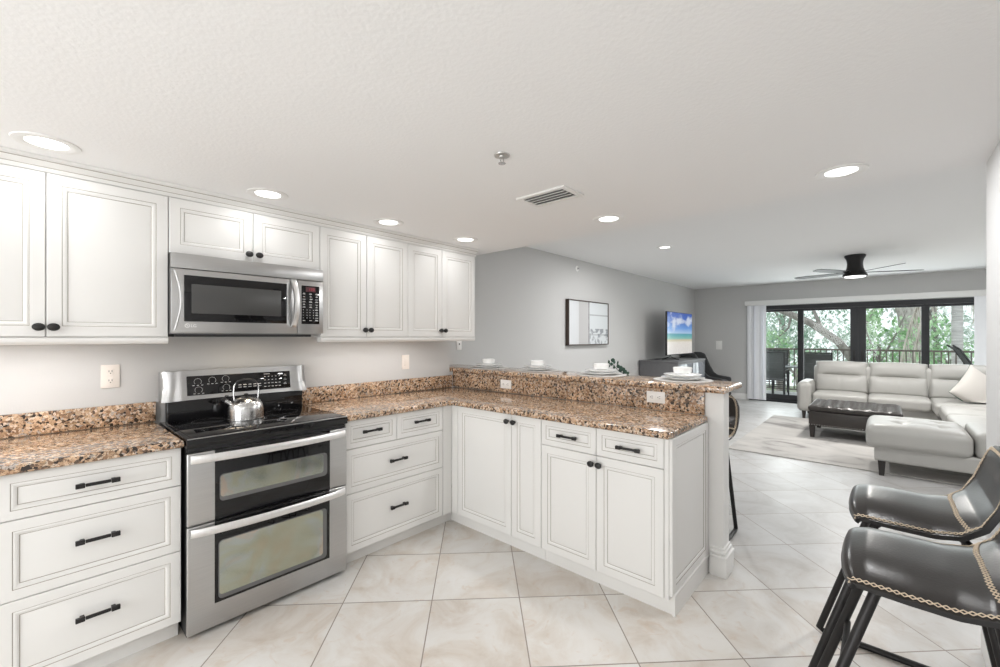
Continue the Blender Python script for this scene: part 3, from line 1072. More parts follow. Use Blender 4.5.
for i, ch in enumerate('120'):
    seg7(b, ch, .680 + i * .012 + (.003 if i else 0), .2735, .012, -.0036)
obj('digits', b, REDLED, kp, 0)
b = nb()
for r in range(11):
    z = .250 - r * .0162
    for c, xx in enumerate((.652, .692, .730)):
        if 6 <= r <= 9 and c < 2:
            for q in (xx - .004, xx + .018):
                box(b, q - .002, q + .002, -.0036, -.002, z - .002, z + .002)
        else:
            ww = random.uniform(.006, .010)
            box(b, xx - ww, xx + ww, -.0036, -.002, z - .0017, z + .0017)
            if random.random() < .5:
                box(b, xx - ww * .7, xx + ww * .7, -.0036, -.002, z + .004, z + .0058)
obj('marking', b, MARK, kp, 0)


# ------------------------------------------------------------------ ceiling fixtures
def downlight(x, y, z, label):
    t = thing('recessed_light', label, 'ceiling light', (x, y, z), 0, 'recessed ceiling lights')
    b = nb(); lathe(b, [(.082, -.0002), (.100, -.0002), (.098, -.004), (.086, -.006), (.066, -.0035), (.062, -.0012)], 40)
    obj('trim_ring', b, WHITE, t)
    b = nb(); lathe(b, [(.0, -.0035), (.054, -.0030), (.0615, -.0014), (.0615, -.0004), (0, -.0004)], 40)
    obj('lens', b, LENS, t)


for i, (x, y, z, pw, lb) in enumerate(DOWNLIGHTS):
    downlight(x, y, z, lb)
    area('recessed_lamp', (x, y, z - .012), (0, 0, 0), .13, .13, pw, (1.0, .997, .995), 'DISK')  # the added unseen entries get the same lamp as the real ones
# sprinkler head
sp = thing('sprinkler', 'small chrome fire sprinkler head in the kitchen ceiling', 'sprinkler', (1.346, -1.831, CEIL_K))
b = nb(); lathe(b, [(0, -.0003), (.034, -.0003), (.032, -.005), (.014, -.007), (.013, -.012), (0, -.012)], 28); obj('cup', b, mat('sprinkler_cup', (.55, .54, .52), .3, metal=.6), sp)
b = nb(); tube(b, [(-.009, 0, -.010), (-.010, 0, -.024), (0, 0, -.034)], .002, 6); tube(b, [(.009, 0, -.010), (.010, 0, -.024), (0, 0, -.034)], .002, 6)
lathe(b, [(0, -.034), (.016, -.034), (.016, -.037), (0, -.037)], 20); obj('deflector', b, mat('chrome', (.7, .7, .7), .2, metal=1), sp)
# air vent
vt = thing('air_vent', 'white louvred air vent set in the kitchen ceiling', 'vent', (1.913, -1.675, CEIL_K))
b = nb()
VX, VY = .098, .158
for (x0, x1, y0, y1) in ((-VX, VX, -VY, -VY + .03), (-VX, VX, VY - .03, VY), (-VX, -VX + .03, -VY + .03, VY - .03), (VX - .03, VX, -VY + .03, VY - .03)):
    box(b, x0, x1, y0, y1, -.010, -.0005, 0, .002)
obj('frame', b, WHITE, vt)
b = nb(); box(b, -VX + .02, VX - .02, -VY + .02, VY - .02, -.0022, -.0006); obj('duct', b, mat('duct_grey', (.22, .22, .22), .8), vt, 0)
for i in range(4):
    b = nb(); box(b, -.012, .012, -VY + .028, VY - .028, -.0012, .0012, 0, 0, 1, Matrix.Translation((-.050 + i * .034, 0, -.0115)) @ Matrix.Rotation(math.radians(-30), 4, 'Y'))
    obj('slat', b, WHITE, vt, 0)


# under-cabinet lights
def striplight(x0, x1, label):
    t = thing('under_cabinet_light', label, 'light', ((x0 + x1) / 2, -.24, 1.3995))
    hw = (x1 - x0) / 2
    b = nb(); box(b, -hw, hw, -.035, .035, -.024, 0, 0, .003); box(b, -hw + .1, -hw + .14, -.042, -.030, -.03, -.018, 0, .003); obj('housing', b, WHITE, t)
    b = nb(); box(b, -hw + .01, hw - .01, -.028, .028, -.0262, -.0235, 0, .001); obj('lens', b, STRIPL, t)
    area('strip_lamp', ((x0 + x1) / 2, -.24, 1.371), (0, 0, 0), x1 - x0 - .03, .05, 2.2, (1.0, .97, .94))


striplight(-.36, .26, 'slim white strip light under the wide upper cabinet')
striplight(1.36, 2.26, 'slim white strip light under the upper cabinets past the microwave')
area('cooktop_lamp', (.92, -.30, 1.398), (0, 0, 0), .12, .05, .8, (1.0, .82, .6))


# ------------------------------------------------------------------ outlets and switches
def plate(name, label, cat, loc, rotz, kind, horizontal=False, ww=.072, hh=.118, col=None):
    t = thing(name, label, cat, loc, rotz)
    if horizontal:
        ww, hh = hh, ww
    b = nb(); box(b, -ww / 2, ww / 2, -.006, -.0004, -hh / 2, hh / 2, 0, .002)
    obj('cover_plate', b, col or PLASTIC, t)
    if kind == 'outlet':
        for s in (-1, 1):
            b = nb()
            cx_, cz = (s * .024, 0) if horizontal else (0, s * .024)
            rot = Matrix.Translation((cx_, 0, cz)) @ (Matrix.Rotation(PI / 2, 4, 'Y') if horizontal else Matrix())
            box(b, -.015, .015, -.0085, -.005, -.017, .017, 0, .003, 2, rot)
            for q in (-.006, .006):
                box(b, q - .0012, q + .0012, -.0089, -.008, -.002, .008, 1, 0, 1, rot)
            lathe(b, [(0, 0), (.0026, 0), (.0026, .0006), (0, .0006)], 12, 1, rot @ Matrix.Translation((0, -.0084, -.008)) @ ROTF)
            obj('socket', b, [col or PLASTIC, DARKHOLE], t)
    elif kind == 'switch':
        b = nb(); box(b, -.016, .016, -.0095, -.005, -.033, .033, 0, .002); obj('rocker', b, col or PLASTIC, t)
    else:
        b = nb(); box(b, -.005, .005, -.013, -.005, -.008, .012, 0, .002); obj('toggle', b, DARKHOLE if kind == 'jack' else PLASTIC, t)
    return t


ALM = mat('almond_plastic', (.80, .745, .69), .4)
plate('wall_outlet', 'almond duplex outlet on the grey wall before the stove', 'outlet', (.2965, 0, 1.193), 0, 'outlet', False, .074, .122, ALM)
plate('light_switch', 'almond rocker switch plate on the grey wall past the stove', 'switch', (2.162, 0, 1.187), 0, 'switch', False, .074, .122, ALM)
plate('wall_jack', 'narrow white jack plate high under the last upper cabinet', 'wall plate', (3.10, .35, 1.322), 0, 'jack')
plate('wall_outlet', 'white outlet set sideways in the granite splash by the wall corner', 'outlet', (2.7, -.672, 1.003), -PI / 2, 'outlet', True)
plate('wall_outlet', 'white outlet set sideways in the granite splash by the end post', 'outlet', (2.7, -1.947, 1.014), -PI / 2, 'outlet', True)
plate('light_switch', 'white switch plate on the end wall beside the blinds', 'switch', (XF, -.187, 1.21), -PI / 2, 'switch', False, .13, .20)
ms = thing('motion_sensor', 'tiny round sprinkler cap high on the living room wall', 'sensor', (5.47, .35, 2.415))
b = nb(); lathe(b, [(0, .0004), (.042, .0004), (.040, .008), (.02, .012), (0, .012)], 24, 0, ROTF); obj('base', b, WHITE, ms)
b = nb(); lathe(b, [(0, .012), (.016, .012), (.012, .035), (0, .036)], 16, 0, ROTF); obj('head', b, mat('sensor_chrome', (.4, .4, .4), .3, metal=.8), ms)

# ------------------------------------------------------------------ place settings on the bar
BT = 1.1122
SET = [(2.875, -.305, 'first setting from the kitchen wall'), (2.955, -.81, 'second setting from the kitchen wall'),
       (2.935, -1.43, 'third setting from the kitchen wall, beside the sprig'), (2.945, -2.03, 'last setting, by the end post')]


def dish(name, cat, prof, z, what, grp, mat_, seg=48):
    first = None
    for (x, y, where) in SET:
        if first is None:
            b = nb(); lathe(b, prof, seg)
            o = obj(name, b, mat_, None, 40)
            first = o
        else:
            o = first.copy(); COL.objects.link(o)
        o.location = (x, y, z)
        tag(o, what + ' in the ' + where, cat, grp)


dish('placemat', 'placemat', [(0, 0), (.185, 0), (.187, .0015), (.185, .003), (0, .003)], BT, 'round grey woven placemat', 'placemats along the breakfast bar', MATC)
dish('dinner_plate', 'plate', [(0, 0), (.085, 0), (.090, .003), (.135, .014), (.138, .0165), (.134, .0175), (.092, .0075), (.084, .006), (0, .006)], BT + .0032, 'large white dinner plate', 'dinner plates along the breakfast bar', CERAMIC)
dish('salad_plate', 'plate', [(0, 0), (.075, 0), (.080, .003), (.118, .016), (.121, .0185), (.117, .0195), (.080, .0085), (.074, .007), (0, .007)], BT + .0212, 'smaller white plate', 'salad plates along the breakfast bar', CERAMIC)
dish('bowl', 'bowl', [(0, 0), (.040, 0), (.052, .004), (.058, .018), (.060, .043), (.058, .044), (.0555, .043), (.053, .020), (.047, .009), (.036, .006), (0, .006)], BT + .0412, 'small white bowl on top', 'bowls along the breakfast bar', CERAMIC)

# eucalyptus sprig
b = nb()
pl = thing('leaf_sprig', 'dark green eucalyptus sprig lying on the bar behind the third setting', 'plant', (3.075, -1.455, BT))
stem = [(0.03, -.06, .008), (.02, -.03, .03), (.01, -.01, .06), (0, .03, .085)]
tube(b, stem, .0022, 6); tube(b, [(.02, -.03, .03), (.03, -.075, .030)], .0018, 6); tube(b, [(.01, -.01, .06), (.0, .0, .095)], .0016, 6); tube(b, [(.03, -.06, .008), (.02, -.10, .004)], .0016, 6)
obj('stem', b, SPRIG, pl)
for i, (lx, ly, lz, s) in enumerate([(0, .0, .105, .019), (.0, -.012, .090, .013), (0, .034, .088, .018), (.01, -.035, .085, .016), (.0, .012, .075, .014), (.0, -.045, .060, .016), (.01, -.062, .048, .018), (.02, -.080, .036, .017), (.02, -.055, .030, .018), (.02, -.095, .020, .016), (.03, -.075, .014, .017), (.02, -.115, .010, .015), (.0, .035, .060, .013), (.01, -.005, .050, .012)]):
    b = nb()
    rx = random.uniform(-.6, .6); ry = PI / 2 + random.uniform(-.6, .6)
    lathe(b, [(0, .0007), (s * .7, .0012), (s, .0006), (s * .7, -.0004), (0, -.0006)], 12, 0, Matrix.Translation((lx, ly, lz)) @ Matrix.Rotation(rx, 4, 'Z') @ Matrix.Rotation(ry, 4, 'Y'), 1, .85)
    obj('leaf', b, SPRIG, pl)


# ------------------------------------------------------------------ bar stools
def lerp_tab(tab, v):
    for (a, A), (c, B) in zip(tab, tab[1:]):
        if v <= c:
            t = (v - a) / (c - a)
            t = t * t * (3 - 2 * t) * .35 + t * .65
            return [p + (q - p) * t for p, q in zip(A, B)]
    return list(tab[-1][1])


SEATZ = .752
# v -> y, z of the centre line, half width, edge offset dy, dz
SHELL = [(0.00, (.204, -.050, .185, -.022, -.004)), (.05, (.215, -.030, .202, -.022, -.012)), (.11, (.206, -.006, .217, -.016, -.028)), (.20, (.165, .005, .228, -.004, -.036)),
         (.34, (.080, .004, .234, 0, -.036)), (.46, (-.010, .000, .236, 0, -.032)), (.56, (-.078, .006, .238, .002, -.024)), (.66, (-.130, .028, .240, .006, -.004)),
         (.76, (-.166, .074, .240, .010, .018)), (.86, (-.187, .136, .234, .012, .018)), (.94, (-.197, .197, .218, .008, .0)), (1.0, (-.201, .245, .185, 0, -.020))]


def shell_pt(u, v):
    y, z, hw, dy, dz = lerp_tab(SHELL, v)
    e = abs(u)
    k = e ** 3.2
    return Vector((u * hw * (1 - .0 * k), y + dy * k, SEATZ + z + dz * k))


def shell_n(u, v):
    h = .004
    a = shell_pt(min(1, u + h), v) - shell_pt(max(-1, u - h), v)
    c = shell_pt(u, min(1, v + h)) - shell_pt(u, max(0, v - h))
    n = c.cross(a).normalized()
    return -n if n.dot(Vector((0, .45, 1))) < 0 else n


def shell_pad(u, v):
    return .008 * (1 - abs(u) ** 4) * min(1, min(v, 1 - v) / .06)


def make_stool(label):
    root = thing('bar_stool', label, 'bar stool', (0, 0, 0), 0, 'leather bar stools')
    NU, NV = 28, 56
    b = nb()
    T, B = [], []
    for j in range(NV + 1):
        v = j / NV
        rowt, rowb = [], []
        for i in range(NU + 1):
            u = -1 + 2 * i / NU
            p, n = shell_pt(u, v), shell_n(u, v)
            pad = shell_pad(u, v)
            rowt.append(b.verts.new(p + n * (.004 + pad)))
            rowb.append(b.verts.new(p - n * .014))
        T.append(rowt); B.append(rowb)
    for j in range(NV):
        for i in range(NU):
            b.faces.new((T[j][i], T[j][i + 1], T[j + 1][i + 1], T[j + 1][i]))
            f = b.faces.new((B[j][i], B[j + 1][i], B[j + 1][i + 1], B[j][i + 1])); f.material_index = 1
    for j in range(NV):
        for (i, s) in ((0, 1), (NU, -1)):
            f = b.faces.new((T[j][i], T[j + 1][i], B[j + 1][i], B[j][i])); f.material_index = 1
    for i in range(NU):
        for j in (0, NV):
            f = b.faces.new((T[j][i], T[j][i + 1], B[j][i + 1], B[j][i])); f.material_index = 1
    bmesh.ops.recalc_face_normals(b, faces=b.faces[:])
    seat = obj('seat_shell', b, [STOOLL, BLACKP], root, 60)
    # crossed thread stitching along the rim and the seat seam
    b = nb()
    path = []
    inset = .955
    vv0, vv1 = .035, .975
    n1 = 150
    for i in range(n1 + 1):
        path.append((inset, vv0 + (vv1 - vv0) * i / n1))
    rim = [(-q[0], q[1]) for q in path] + [(-inset + 2 * inset * i / 40, vv1) for i in range(1, 40)] + path[::-1] + [(inset - 2 * inset * i / 40, vv0) for i in range(1, 40)]

    def stitched(uvs, step, amp, closed):
        P = [shell_pt(u, v) + shell_n(u, v) * shell_pad(u, v) for u, v in uvs]
        Nn = [shell_n(u, v) for u, v in uvs]
        if closed:
            P.append(P[0]); Nn.append(Nn[0])
        cum = [0]
        for a, c in zip(P, P[1:]):
            cum.append(cum[-1] + (c - a).length)
        total = cum[-1]
        k = int(total / step)
        samples = []
        j = 0
        for i in range(k + 1):
            s = total * i / k
            while j < len(cum) - 2 and cum[j + 1] < s:
                j += 1
            t = (s - cum[j]) / max(1e-9, cum[j + 1] - cum[j])
            p = P[j].lerp(P[j + 1], t); n = Nn[j].lerp(Nn[j + 1], t).normalized()
            d = (P[j + 1] - P[j]).normalized()
            samples.append((p + n * .0062, n, d.cross(n).normalized()))
        for ph in (0, 1):
            pts = [p + s_ * (amp if (i + ph) % 2 else -amp) for i, (p, n, s_) in enumerate(samples)]
            for a, c in zip(pts, pts[1:]):
                tube(b, [a, c], .0015, 5)
    stitched(rim, .0150, .0060, True)
    seam = [(-.95 + 1.9 * i / 40, .60 - .05 * (1 - (1 - 2 * i / 40) ** 2)) for i in range(41)]
    seam = [(u, .555 + .055 * abs(u) ** 2) for u, v in seam]
    for i in range(1):
        stitched(seam, .0150, .0060, False)
    obj('stitching', b, STITCH, seat, 0)
    for s in (-1, 1):
        b = nb()
        x0, x1 = s * .165, s * .205
        zt = SEATZ - .058
        tube(b, [(x0 * .8, .10, zt + .028), (x0, .145, zt - .01), (x1, .345, .022), (x1, .325, .012), (x1, -.205, .012), (x1, -.225, .022), (x0, -.105, zt - .01), (x0 * .8, -.06, zt + .026)], .0135, 12)
        fr = obj('leg_frame', b, BLACK, root)
    b = nb()
    tube(b, [(-.181, .220, .40), (.181, .220, .40)], .009, 10)
    obj('footrest', b, BLACK, root)
    b = nb(); box(b, -.15, .15, -.09, .13, SEATZ - .044, SEATZ - .030, 0, .004)
    obj('seat_plate', b, BLACK, root)
    return root


st = make_stool('black leather bar stool with cross stitching, its seat filling the lower corner of the photo')
st.location = (1.748, -3.158, 0)
dup(st, (2.312, -3.150, 0), 0, 'black leather bar stool between the other corner stool and the end of the side wall')
dup(st, (3.20, -2.035, 0), PI / 2, 'black metal-framed bar stool tucked under the breakfast bar behind the end post')

# ------------------------------------------------------------------ sectional sofa
sf = thing('sectional_sofa', 'light grey leather sectional sofa with tufted chaise by the sliding doors', 'sofa')


def cushion(name, x0, x1, y0, y1, z0, z1, puff=.03, parent=None, m=LEATHER, tufts=None, mtx=None, nx=26, ny=26, rnd=.05, dep=.022):
    """soft box: rounded edges, crowned top, dimples where buttons pull it down"""
    b = nb()
    t = bmesh.new()
    def fn(a, side):
        return a
    grid = {}
    def P(i, j, k, K):
        pass
    # build from a subdivided cube so that every face is soft
    bmesh.ops.create_cube(t, size=2)
    bmesh.ops.subdivide_edges(t, edges=t.edges[:], cuts=nx, use_grid_fill=True)
    sx, sy, sz = (x1 - x0) / 2, (y1 - y0) / 2, (z1 - z0) / 2
    r = min(rnd, sx * .95, sy * .95, sz * .95)
    c = Vector(((x0 + x1) / 2, (y0 + y1) / 2, (z0 + z1) / 2))
    for v in t.verts:
        p = Vector((v.co.x * sx, v.co.y * sy, v.co.z * sz))
        q = Vector((max(-sx + r, min(sx - r, p.x)), max(-sy + r, min(sy - r, p.y)), max(-sz + r, min(sz - r, p.z))))
        d = p - q
        if d.length > 1e-9:
            p = q + d.normalized() * r
        fx, fy, fz = 1 - (p.x / sx) ** 2, 1 - (p.y / sy) ** 2, 1 - (p.z / sz) ** 2
        if v.co.z > .2:
            p.z += puff * max(0, fx * fy) ** .5
        p.x += (1 if p.x > 0 else -1) * puff * .25 * max(0, fy * fz) ** .6 * abs(p.x / sx) ** 3
        p.y += (1 if p.y > 0 else -1) * puff * .25 * max(0, fx * fz) ** .6 * abs(p.y / sy) ** 3
        if tufts and v.co.z > .5:
            for (tx, ty) in tufts:
                dd = math.hypot(p.x + c.x - tx, p.y + c.y - ty)
                p.z -= dep * math.exp(-(dd / .055) ** 2)
                # creases run from each button
                p.z -= dep * .35 * math.exp(-abs(p.y + c.y - ty) / .02) * math.exp(-(abs(p.x + c.x - tx) / .16) ** 2)
                p.z -= dep * .35 * math.exp(-abs(p.x + c.x - tx) / .02) * math.exp(-(abs(p.y + c.y - ty) / .16) ** 2)
        v.co = p + c
    addmesh(b, t, 0, mtx)
    return obj(name, b, m, parent, 60)


def leg(parent, x, y, h, m=DKWOOD, w1=.03, w0=.02):
    b = nb()
    t = bmesh.new()
    bmesh.ops.create_cube(t, size=1)
    for v in t.verts:
        k = w1 if v.co.z > 0 else w0
        v.co = Vector((x + v.co.x * 2 * k, y + v.co.y * 2 * k, h * (v.co.z + .5)))
    addmesh(b, t, 0)
    return obj('leg', b, m, parent, 0)


RZ = .013   # pieces that stand on the rug
# back run, wing and chaise bases
cushion('base', 8.97, 9.72, -4.72, -2.13, .13, .31, 0, sf, rnd=.03, nx=10)
cushion('base', 6.55, 8.97, -4.72, -3.66, .13, .31, 0, sf, rnd=.03, nx=10)
cushion('chaise_base', 5.77, 6.55, -4.60, -2.96, .142, .30, 0, sf, rnd=.02, nx=10)
# seat cushions
cushion('seat_cushion', 8.90, 9.50, -2.845, -2.135, .28, .455, .025, sf)
cushion('seat_cushion', 8.90, 9.50, -3.57, -2.85, .28, .455, .025, sf)
cushion('seat_cushion', 8.55, 9.50, -4.45, -3.575, .28, .455, .025, sf)
cushion('seat_cushion', 7.58, 8.545, -4.42, -3.61, .28, .455, .025, sf, tufts=[(8.06, -3.95)])
cushion('seat_cushion', 6.56, 7.575, -4.42, -3.61, .28, .455, .025, sf, tufts=[(7.06, -3.95)])
cushion('chaise_cushion', 5.74, 6.55, -3.645, -2.90, .27, .50, .03, sf, tufts=[(6.0, -3.17), (6.30, -3.17), (6.0, -3.45), (6.30, -3.45)], rnd=.07)


# back cushions: two horizontal rolls and a seam
def back_cushion(yc, wd, xf=9.36, ang=12, z0=.43, z1=.965):
    b = nb()
    t = bmesh.new()
    H = z1 - z0
    NU, NV = 30, 36
    front = []
    for j in range(NV + 1):
        v = j / NV
        row = []
        for i in range(NU + 1):
            u = -1 + 2 * i / NU
            e = max(0, 1 - abs(u) ** 6)
            d = .10 + .07 * e * (math.sin(min(1, v / .55) * PI) ** .55 * .55 if v < .55 else .62 * max(0, math.sin((v - .55) / .45 * PI)) ** .5)
            d -= .020 * math.exp(-((v - .56) / .035) ** 2) * max(0, 1 - (abs(u) / .72) ** 8)
            d += .010 * max(0, 1 - u * u)
            if v < .53 and abs(u) < .03:
                d -= .006
            edge = min(1, (1 - abs(u)) / .06 + .35, v / .05 + .3, (1 - v) / .05 + .3)
            d *= edge ** .5
            row.append(t.verts.new((-d, u * wd / 2, v * H + .015 * (1 - u * u) * (v > .9))))
        front.append(row)
    bk = [[t.verts.new((.05, (-1 + 2 * i / NU) * wd / 2 * .97, v * H * .97)) for i in (0, NU)] for v in (0, 1)]
    for j in range(NV):
        for i in range(NU):
            t.faces.new((front[j][i], front[j][i + 1], front[j + 1][i + 1], front[j + 1][i]))
    t.faces.new(front[0][::-1] + [bk[0][0], bk[0][1]])
    t.faces.new(front[NV] + [bk[1][1], bk[1][0]])
    t.faces.new([front[j][0] for j in range(NV + 1)] + [bk[1][0], bk[0][0]])
    t.faces.new([front[j][NU] for j in range(NV, -1, -1)] + [bk[0][1], bk[1][1]])
    t.faces.new((bk[0][0], bk[1][0], bk[1][1], bk[0][1]))
    bmesh.ops.recalc_face_normals(t, faces=t.faces[:])
    addmesh(b, t, 0, Matrix.Translation((xf + .17, yc, z0)) @ Matrix.Rotation(math.radians(ang), 4, 'Y'))
    return obj('back_cushion', b, LEATHER, sf, 60)


back_cushion(-2.485, .715)
back_cushion(-3.205, .715)
back_cushion(-3.93, .715)
cushion('back_frame', 9.50, 9.74, -4.72, -2.10, .30, .90, 0, sf, rnd=.05, nx=10)
cushion('wing_back', 6.56, 9.0, -4.72, -4.45, .30, .90, 0, sf, rnd=.05, nx=10)
# arms
cushion('arm', 8.86, 9.66, -2.125, -1.925, .135, .625, .02, sf, rnd=.07, nx=18)
cushion('arm', 5.76, 6.54, -4.62, -3.66, .29, .525, .01, sf, rnd=.05, nx=18)
for (x, y, z) in ((8.945, -2.02, .14), (9.6, -2.02, .14), (5.80, -3.02, .15), (5.80, -4.5, .15), (6.40, -3.02, .137), (9.6, -4.6, .14)):
    l = leg(sf, x, y, z)
    l.location.z = .0125 if 5.9 < x < 8.86 else 0
for o in sf.children:
    pass
# throw pillow
cu = thing('throw_pillow', 'oatmeal linen throw pillow with dark green reverse on the sofa corner', 'pillow', (8.93, -4.04, .62))
b = nb()
t = bmesh.new()
n = 22
top, bot = [], []
S = .29
for j in range(n + 1):
    r1, r2 = [], []
    for i in range(n + 1):
        u, v = -1 + 2 * i / n, -1 + 2 * j / n
        pinch = 1 - .06 * (1 - max(abs(u), abs(v)) ** 2)
        k = (max(0, 1 - u * u) * max(0, 1 - v * v)) ** .42
        cu_ = u * (1 - .07 * (1 - v * v) * abs(u) ** 4)
        cv_ = v * (1 - .07 * (1 - u * u) * abs(v) ** 4)
        r1.append(t.verts.new((cu_ * S, -.004 - .085 * k, cv_ * S)))
        r2.append(t.verts.new((cu_ * S, .004 + .085 * k, cv_ * S)))
    top.append(r1); bot.append(r2)
for j in range(n):
    for i in range(n):
        t.faces.new((top[j][i], top[j][i + 1], top[j + 1][i + 1], top[j + 1][i])).material_index = 0
        t.faces.new((bot[j][i], bot[j + 1][i], bot[j + 1][i + 1], bot[j][i + 1])).material_index = 1
for j in range(n):
    for i in (0, n):
        t.faces.new((top[j][i], top[j + 1][i], bot[j + 1][i], bot[j][i])).material_index = 1
        t.faces.new((top[i][j], top[i][j + 1], bot[i][j + 1], bot[i][j])).material_index = 1
bmesh.ops.recalc_face_normals(t, faces=t.faces[:])
addmesh(b, t, None)
pm_ = Matrix.Rotation(math.radians(-52), 4, 'Z') @ Matrix.Rotation(math.radians(-20), 4, 'X') @ Matrix.Rotation(math.radians(-44), 4, 'Y')
bmesh.ops.transform(b, matrix=pm_, verts=b.verts)
for v in b.verts:           # the lower corner settles flat on the seat
    v.co.z = max(v.co.z, -.118 + .04 * (v.co.z + .118))
o = obj('cover', b, [CUSHION, GREENP], cu, 60)

# ottoman
ot = thing('ottoman', 'dark leather tufted storage ottoman with nailhead trim on the rug', 'ottoman', (0, 0, 0))
OX0, OX1, OY0, OY1 = 7.26, 8.17, -3.22, -2.25
b = nb(); box(b, OX0 + .01, OX1 - .01, OY0 + .01, OY1 - .01, .175, .375, 0, .012, 3)
obj('box', b, DKLEATHER, ot)
tf = [(OX0 + .11 + .115 * i + (.0575 if j % 2 else 0), OY0 + .10 + .11 * j) for j in range(8) for i in range(7) if OX0 + .11 + .115 * i + (.0575 if j % 2 else 0) < OX1 - .06]
b = nb()
t = bmesh.new()
bmesh.ops.create_cube(t, size=2)
bmesh.ops.subdivide_edges(t, edges=t.edges[:], cuts=70, use_grid_fill=True)
# the lid: a diamond-tufted pad
delv = [v for v in t.verts if v.co.z < .999 and max(abs(v.co.x), abs(v.co.y)) < .999]
bmesh.ops.delete(t, geom=delv, context='VERTS')
sx, sy, sz = (OX1 - OX0) / 2, (OY1 - OY0) / 2, .034
cx_, cy_, cz_ = (OX0 + OX1) / 2, (OY0 + OY1) / 2, .410
for v in t.verts:
    p = Vector((v.co.x * sx, v.co.y * sy, v.co.z * sz))
    r = .026
    q = Vector((max(-sx + r, min(sx - r, p.x)), max(-sy + r, min(sy - r, p.y)), max(-sz + r, min(sz - r, p.z))))
    d = p - q
    if d.length > 1e-9:
        p = q + d.normalized() * r
    if v.co.z > .99:
        a = (p.x + cx_ - OX0 - .11) / .115
        c = (p.y + cy_ - OY0 - .10) / .11
        f1 = (a + c * .5) % 1; f2 = (a - c * .5) % 1
        m_ = min(f1, 1 - f1, f2, 1 - f2)
        inner = min(1, (1 - max(abs(v.co.x), abs(v.co.y))) / .10)
        p.z += .022 * inner * (min(1, m_ / .30) ** .6) - .006 * inner
    v.co = p + Vector((cx_, cy_, cz_))
addmesh(b, t, 0)
lid = obj('lid', b, DKLEATHER, ot, 70)
b = nb()
for i in range(34):
    y = OY0 + .02 + (OY1 - OY0 - .04) * i / 33
    lathe(b, [(0, .004), (.004, .003), (.0065, 0)], 8, 0, Matrix.Translation((OX0 + .010, y, .192)) @ Matrix.Rotation(-PI / 2, 4, 'Y'))
for i in range(32):
    x = OX0 + .02 + (OX1 - OX0 - .04) * i / 31
    lathe(b, [(0, .004), (.004, .003), (.0065, 0)], 8, 0, Matrix.Translation((x, OY1 - .010, .192)) @ Matrix.Rotation(-PI / 2, 4, 'X'))
obj('nailhead_trim', b, NAIL, ot)
for x in (OX0 + .05, OX1 - .05):
    for y in (OY0 + .05, OY1 - .05):
        l = leg(ot, x, y, .163, DKWOOD, .035, .024); l.location.z = RZ

# rug
b = nb(); box(b, 5.88, 8.90, -4.30, -1.58, .0008, .012, 0, .003)
tag(obj('rug', b, RUG), 'large grey and beige abstract area rug under the ottoman', 'rug')

# ------------------------------------------------------------------ television wall
co = thing('media_console', 'charcoal media console with glossy front under the television', 'console', (7.60, .33, 0))
b = nb(); box(b, 0, 1.50, -.70, 0, .06, .935, 0, .004); obj('body', b, CONSOLE, co)
b = nb(); box(b, -.012, 1.512, -.712, 0, .936, .972, 0, .004); obj('top', b, CONSOLE, co)
for i in range(2):
    b = nb(); box(b, .03 + i * .73, .74 + i * .73, -.712, -.7005, .10, .91, 0, .004)
    d = obj('glass_door', b, CONGLASS, co)
    b = nb(); box(b, (.70 if i == 0 else .79), (.715 if i == 0 else .805), -.73, -.713, .45, .60, 0, .003); obj('handle', b, BLACK, d)
for x in (.04, 1.46):
    for y in (-.66, -.04):
        b = nb(); box(b, x - .025, x + .025, y - .025, y + .025, 0, .06); obj('foot', b, BLACK, co, 0)
tv = thing('television', 'flat television on splayed feet showing a beach under blue sky', 'television', (7.90, -.07, .9725))
b = nb(); box(b, 0, 1.38, 0, .035, .085, .905, 0, .005); box(b, .30, 1.06, .034, .07, .12, .55, 0, .01); obj('bezel', b, BLACKP, tv)
b = nb(); box(b, .012, 1.368, -.002, .001, .0, .796)
o = obj('screen', b, SCREEN, tv, 0); o.location = (0, 0, .100)
for x in (.20, 1.16):
    b = nb(); tube(b, [(x, -.15, .0085), (x, -.10, .012), (x, .0, .055), (x, .018, .08), (x, .036, .055), (x, .13, .012), (x, .17, .0085)], .008, 8); obj('foot', b, BLACK, tv)
pc = thing('picture', 'framed pale abstract picture on the long grey wall', 'picture', (5.162, .349, 1.278))
PW, PH = 1.185, .667
b = nb()
for (x0, x1, z0, z1) in ((0, PW, 0, .014), (0, PW, PH - .014, PH), (0, .014, .014, PH - .014), (PW - .014, PW, .014, PH - .014)):
    box(b, x0, x1, -.055, -.001, z0, z1, 0, .001)
obj('frame', b, FRAMEW, pc)
b = nb(); box(b, .014, PW - .014, -.045, -.006, .014, PH - .014); obj('canvas', b, ART, pc, 0)
# accent chair in the corner
ac = thing('accent_chair', 'charcoal upholstered corner chair with sloping arm beside the console', 'chair', (9.95, -.12, 0))
ac.scale = (.9, .85, 1)
b = nb()
t = bmesh.new()
sil = [(.50, .05), (.50, .20), (.42, .99), (.36, 1.06), (.20, 1.06), (.10, 1.02), (-.02, .78), (-.12, .62), (-.22, .56), (-.50, .53), (-.53, .50), (-.53, .14), (-.50, .12), (.45, .12)]
for xx in (-.38, -.27):
    pass
def side(x0, x1):
    tt = bmesh.new()
    a = [tt.verts.new((x0, y, z)) for y, z in sil]
    c = [tt.verts.new((x1, y, z)) for y, z in sil]
    tt.faces.new(a); tt.faces.new(c[::-1])
    for i in range(len(sil)):
        tt.faces.new((a[i], c[i], c[(i + 1) % len(sil)], a[(i + 1) % len(sil)]))
    bmesh.ops.recalc_face_normals(tt, faces=tt.faces[:])
    bmesh.ops.bevel(tt, geom=tt.edges[:], offset=.012, segments=2, affect='EDGES')
    return tt
t.free()
